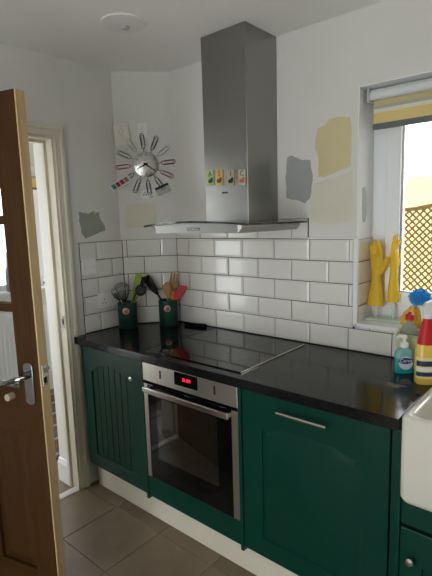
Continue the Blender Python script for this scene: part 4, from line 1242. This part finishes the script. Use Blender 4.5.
# spray bottle
sb = thing('spray_bottle', 'yellow cleaning spray bottle with red neck and white trigger by the sink', 'bottle', (1.532, -0.245, ZW), R(40))
YEL = mat('yellow_liquid', (0.82, 0.56, 0.10), 0.2, coat=0.4)
MB().loft([oval(.036, .026, 0), oval(.040, .030, .005), oval(.041, .031, .09), oval(.039, .030, .130), oval(.034, .027, .150)]).build('body', YEL, sb, smooth=40)
MB().loft([oval(.0345, .0275, .1502), oval(.032, .026, .165), oval(.027, .022, .195), oval(.021, .018, .225), oval(.016, .016, .240), oval(.016, .016, .248)]).build('neck', RED, sb, smooth=40)
q = MB().lathe([(0, .246), (.018, .246), (.018, .262), (.014, .266), (0, .266)], 20)
q.build('collar', WHITEP, sb, smooth=40)
q = MB().loft([[(-x, y_*w_, z) for x, z in ((-0.020, .262), (0.018, .262), (0.022, .285), (0.010, .305), (-0.012, .310), (-0.044, .306), (-0.048, .292), (-0.030, .286))] for y_, w_ in ((-1, .011), (1, .011))])
th = q.build('trigger_head', WHITEP, sb, bevel=0.004)
MB().tube([(0.026, 0, .287), (0.036, 0, .270), (0.040, 0, .248)], [.006, .006, .004], 10).build('trigger', WHITEP, th, smooth=40)
def wrap(z0, z1, m, nm, par, a0, a1, off=0.0006, rx=.0412, ry=.0312, n=14):
    def pt(a, z, o_):
        c_, s_ = math.cos(a), math.sin(a); p = 2.6
        return ((rx+o_)*math.copysign(abs(c_)**(2/p), c_), (ry+o_)*math.copysign(abs(s_)**(2/p), s_), z)
    rings = [[pt(R(a0+(a1-a0)*i/n), z0, off-.0006), pt(R(a0+(a1-a0)*i/n), z1, off-.0006), pt(R(a0+(a1-a0)*i/n), z1, off+.0004), pt(R(a0+(a1-a0)*i/n), z0, off+.0004)] for i in range(n+1)]
    return MB().loft(rings).build(nm, m, par)
lb = wrap(0.025, 0.105, mat('spray_label', (0.84, 0.68, 0.30), 0.4), 'label', sb, 190, 350)
wrap(0.072, 0.092, mat('label_dark', (0.02, 0.03, 0.09), 0.4), 'label_band', lb, 195, 300, off=0.0013)
wrap(0.034, 0.050, mat('label_dark', (0.02, 0.03, 0.09), 0.4), 'label_band', lb, 195, 285, off=0.0013)
wrap(0.054, 0.066, mat('label_paper', (0.80, 0.80, 0.78), 0.4), 'label_band', lb, 195, 320, off=0.0013)

# water mark on the worktop by the sink
q = MB(); pts = []
for i in range(22):
    a = 2*PI*i/22
    rr = 0.024 + 0.006*math.sin(3*a) + random.uniform(-.002, .002)
    pts.append((1.452 + 1.5*rr*math.cos(a), -0.335 + 0.8*rr*math.sin(a)))
q.loft([[(x, y, ZW+0.0001) for x, y in pts], [(1.452+(x-1.452)*.8, -0.335+(y+0.335)*.8, ZW+0.0009) for x, y in pts]])
tag(q.build('water_puddle', mat('brown_stain', (0.10, 0.075, 0.04), 0.12)), 'small brownish wet mark on the worktop near the sink', 'stain')

# ------------------------------------------------------------------ outside the kitchen window
struct(bx('ground', (-6, 0.31, -0.35), (8, 9, -0.30), mat('patio_pale', (0.45, 0.40, 0.30), 0.8, noise=0.1, scale=4)))
fn = thing('trellis_fence', 'brown garden fence with a diamond lattice top outside the window', 'fence', (1.2, 1.62, -0.3))
LAT = wood('lattice_wood', (0.17, 0.105, 0.045), (0.23, 0.15, 0.065), 0.7, 'Z')
FB = wood('fence_board', (0.36, 0.19, 0.06), (0.48, 0.28, 0.10), 0.7, 'Z')
FX0, FX1, FZ0, FZ1 = -0.3, 2.7, 0.90, 1.545
bx('rail', (FX0, 1.60, FZ0-0.05), (FX1, 1.64, FZ0), FB, fn)
def top(x): return FZ1 + 0.055*math.sin(PI*((x+0.05) % 0.9)/0.9)
step = 0.052
for sgn in (1, -1):
    yb = 1.612 if sgn > 0 else 1.624
    k = 0
    x = FX0 - 0.75
    while x < FX1 + 0.75:
        # slat from (x, FZ0) rising with slope +-1
        a = [x, FZ0]; L = (FZ1 + 0.03) - FZ0
        xe = x + sgn*L
        t0, t1 = 0.0, 1.0
        # clip to panel
        lo, hi = FX0, FX1
        def xt(t): return x + sgn*L*t
        if sgn > 0:
            t0 = max(0, (lo-x)/L); t1 = min(1, (hi-x)/L)
        else:
            t0 = max(0, (x-hi)/L); t1 = min(1, (x-lo)/L)
        if t1 - t0 > 0.03:
            p0 = (xt(t0), FZ0+L*t0); p1 = (xt(t1), FZ0+L*t1)
            w_ = 0.0085
            q = MB().prism([(p0[0]-w_, yb, p0[1]), (p0[0]+w_, yb, p0[1]), (p1[0]+w_, yb, p1[1]), (p1[0]-w_, yb, p1[1])], (0, 0.010, 0))
            q.build('slat', LAT, fn, world=True)
        x += step
rings = []
for i in range(41):
    x = FX0 + (FX1-FX0)*i/40
    z = top(x)
    rings.append([(x, 1.60, z), (x, 1.60, z+0.028), (x, 1.645, z+0.028), (x, 1.645, z)])
MB().loft(rings).build('capping', LAT, fn, world=True)
nb = 24
for i in range(nb):
    xa = FX0 + (FX1-FX0)*i/nb
    bx('board', (xa+.001, 1.61, -0.30), (xa+(FX1-FX0)/nb-.001, 1.628, FZ0-0.05), FB, fn)
for x in (FX0-0.05, FX1):
    bx('post', (x, 1.59, -0.30), (x+0.08, 1.66, 1.62), FB, fn)
nh = thing('neighbour_house', 'pale cream rendered house wall beyond the trellis', 'building', (1.0, 5.0, -0.3))
bx('wall', (-6, 5.0, -0.30), (8, 5.3, 2.05), mat('render_cream', (0.27, 0.205, 0.10), 0.9), nh)

# ------------------------------------------------------------------ hall furnishings
rd = thing('radiator', 'white ribbed panel radiator under the hall window', 'radiator', (HX+0.03, -0.3, 0.14))
bx('panel', (HX+0.02, -0.72, 0.14), (HX+0.075, 0.17, 0.80), TRIM, rd, bevel=0.006)
for i in range(22):
    y = -0.70 + i*0.040
    bx('rib', (HX+0.075, y, 0.17), (HX+0.083, y+0.024, 0.76), TRIM, rd, bevel=0.003)
hbld = thing('roller_blind', 'yellow striped blind at the top of the hall window', 'blind', (HX-0.03, -0.26, HW[3]))
bx('cassette', (HX-0.06, HW[0]+.005, 2.0), (HX-0.005, HW[1]-.005, 2.055), WHITEP, hbld, bevel=0.005)
for z0, z1, nm in ((1.965, 2.0, 'blind_pale'), (1.945, 1.965, 'blind_grey'), (1.865, 1.945, 'blind_yellow')):
    bx('stripe', (HX-0.034, HW[0]+.01, z0), (HX-0.032, HW[1]-.01, z1), MATS[nm], hbld)
bx('bottom_bar', (HX-0.040, HW[0]+.01, 1.845), (HX-0.026, HW[1]-.01, 1.865), MATS['blind_bar'], hbld, bevel=0.003)
jg = thing('sill_ornament', 'small blue and white jar on the hall window sill', 'jar', (HX+0.015, 0.172, HW[2]+0.0222))
MB().lathe([(0, 0), (0.026, 0), (0.036, 0.03), (0.034, 0.06), (0.018, 0.085), (0.020, 0.10), (0, 0.10)], 20).build('body', mat('jar_white', (0.72, 0.74, 0.78), 0.2), jg, smooth=50)
MB().lathe([(0.0362, 0.026), (0.0372, 0.034), (0.0358, 0.052), (0.0345, 0.052)], 20).build('band', mat('jar_blue', (0.03, 0.08, 0.30), 0.3), jg, smooth=50)
vs_ = thing('bottle_vase', 'dark slim bottle standing on the hall window sill', 'bottle', (HX+0.010, -0.175, HW[2]+0.0222))
MB().lathe([(0, 0), (0.028, 0), (0.030, 0.01), (0.030, 0.17), (0.014, 0.22), (0.011, 0.30), (0.014, 0.31), (0, 0.31)], 20).build('body', mat('bottle_dark', (0.02, 0.03, 0.03), 0.2), vs_, smooth=50)
MB().lathe([(0, 0.311), (0.012, 0.311), (0.012, 0.335), (0, 0.336)], 14).build('stopper', SPOONW, vs_, smooth=50)
pp = thing('house_plant', 'green trailing plant in a pale pot on the hall window sill', 'plant', (HX+0.005, -0.37, HW[2]+0.0222))
MB().lathe([(0, 0), (0.035, 0), (0.048, 0.08), (0.046, 0.085), (0.040, 0.078), (0, 0.076)], 20).build('pot', mat('pot_pale', (0.7, 0.68, 0.62), 0.5), pp, smooth=50)
LEAF = mat('leaf_green', (0.10, 0.24, 0.09), 0.5)
for i in range(26):
    a = i*2.4; rr = 0.03 + 0.06*((i*37) % 10)/10; z = 0.10 + 0.19*((i*53) % 17)/17
    c0 = Vector((0.7*rr*math.cos(a), rr*math.sin(a), z))
    d = Vector((math.cos(a), math.sin(a), 0.5)).normalized(); p = d.cross(Vector((0, 0, 1))).normalized()
    n_ = d.cross(p).normalized()
    vsx = [c0, c0+d*0.025+p*0.016, c0+d*0.062-n_*0.008, c0+d*0.025-p*0.016]
    MB().prism(vsx, n_*0.001).build('leaf', LEAF, pp)
q = MB()
for i in range(5):
    a = i*1.26
    q.tube([(0, 0, 0.07), (0.015*math.cos(a), 0.02*math.sin(a), 0.16), (0.03*math.cos(a), 0.05*math.sin(a), 0.26)], 0.002, 6)
q.build('stems', LEAF, pp)
rg_ = thing('striped_rug', 'brown and cream striped rug on the hall floor', 'rug', (-1.15, -0.20, 0.0))
RC = [mat('rug_brown', (0.11, 0.07, 0.05), 0.95), mat('rug_cream', (0.34, 0.29, 0.24), 0.95), mat('rug_slate', (0.09, 0.085, 0.09), 0.95), mat('rug_rust', (0.17, 0.09, 0.06), 0.95)]
n = 30
for i in range(n):
    x = -1.70 + i*1.05/n
    bx('stripe', (x, -0.58, 0.0005), (x+1.05/n, 0.28, 0.010), RC[(i*3 + (i//3)) % 4], rg_)
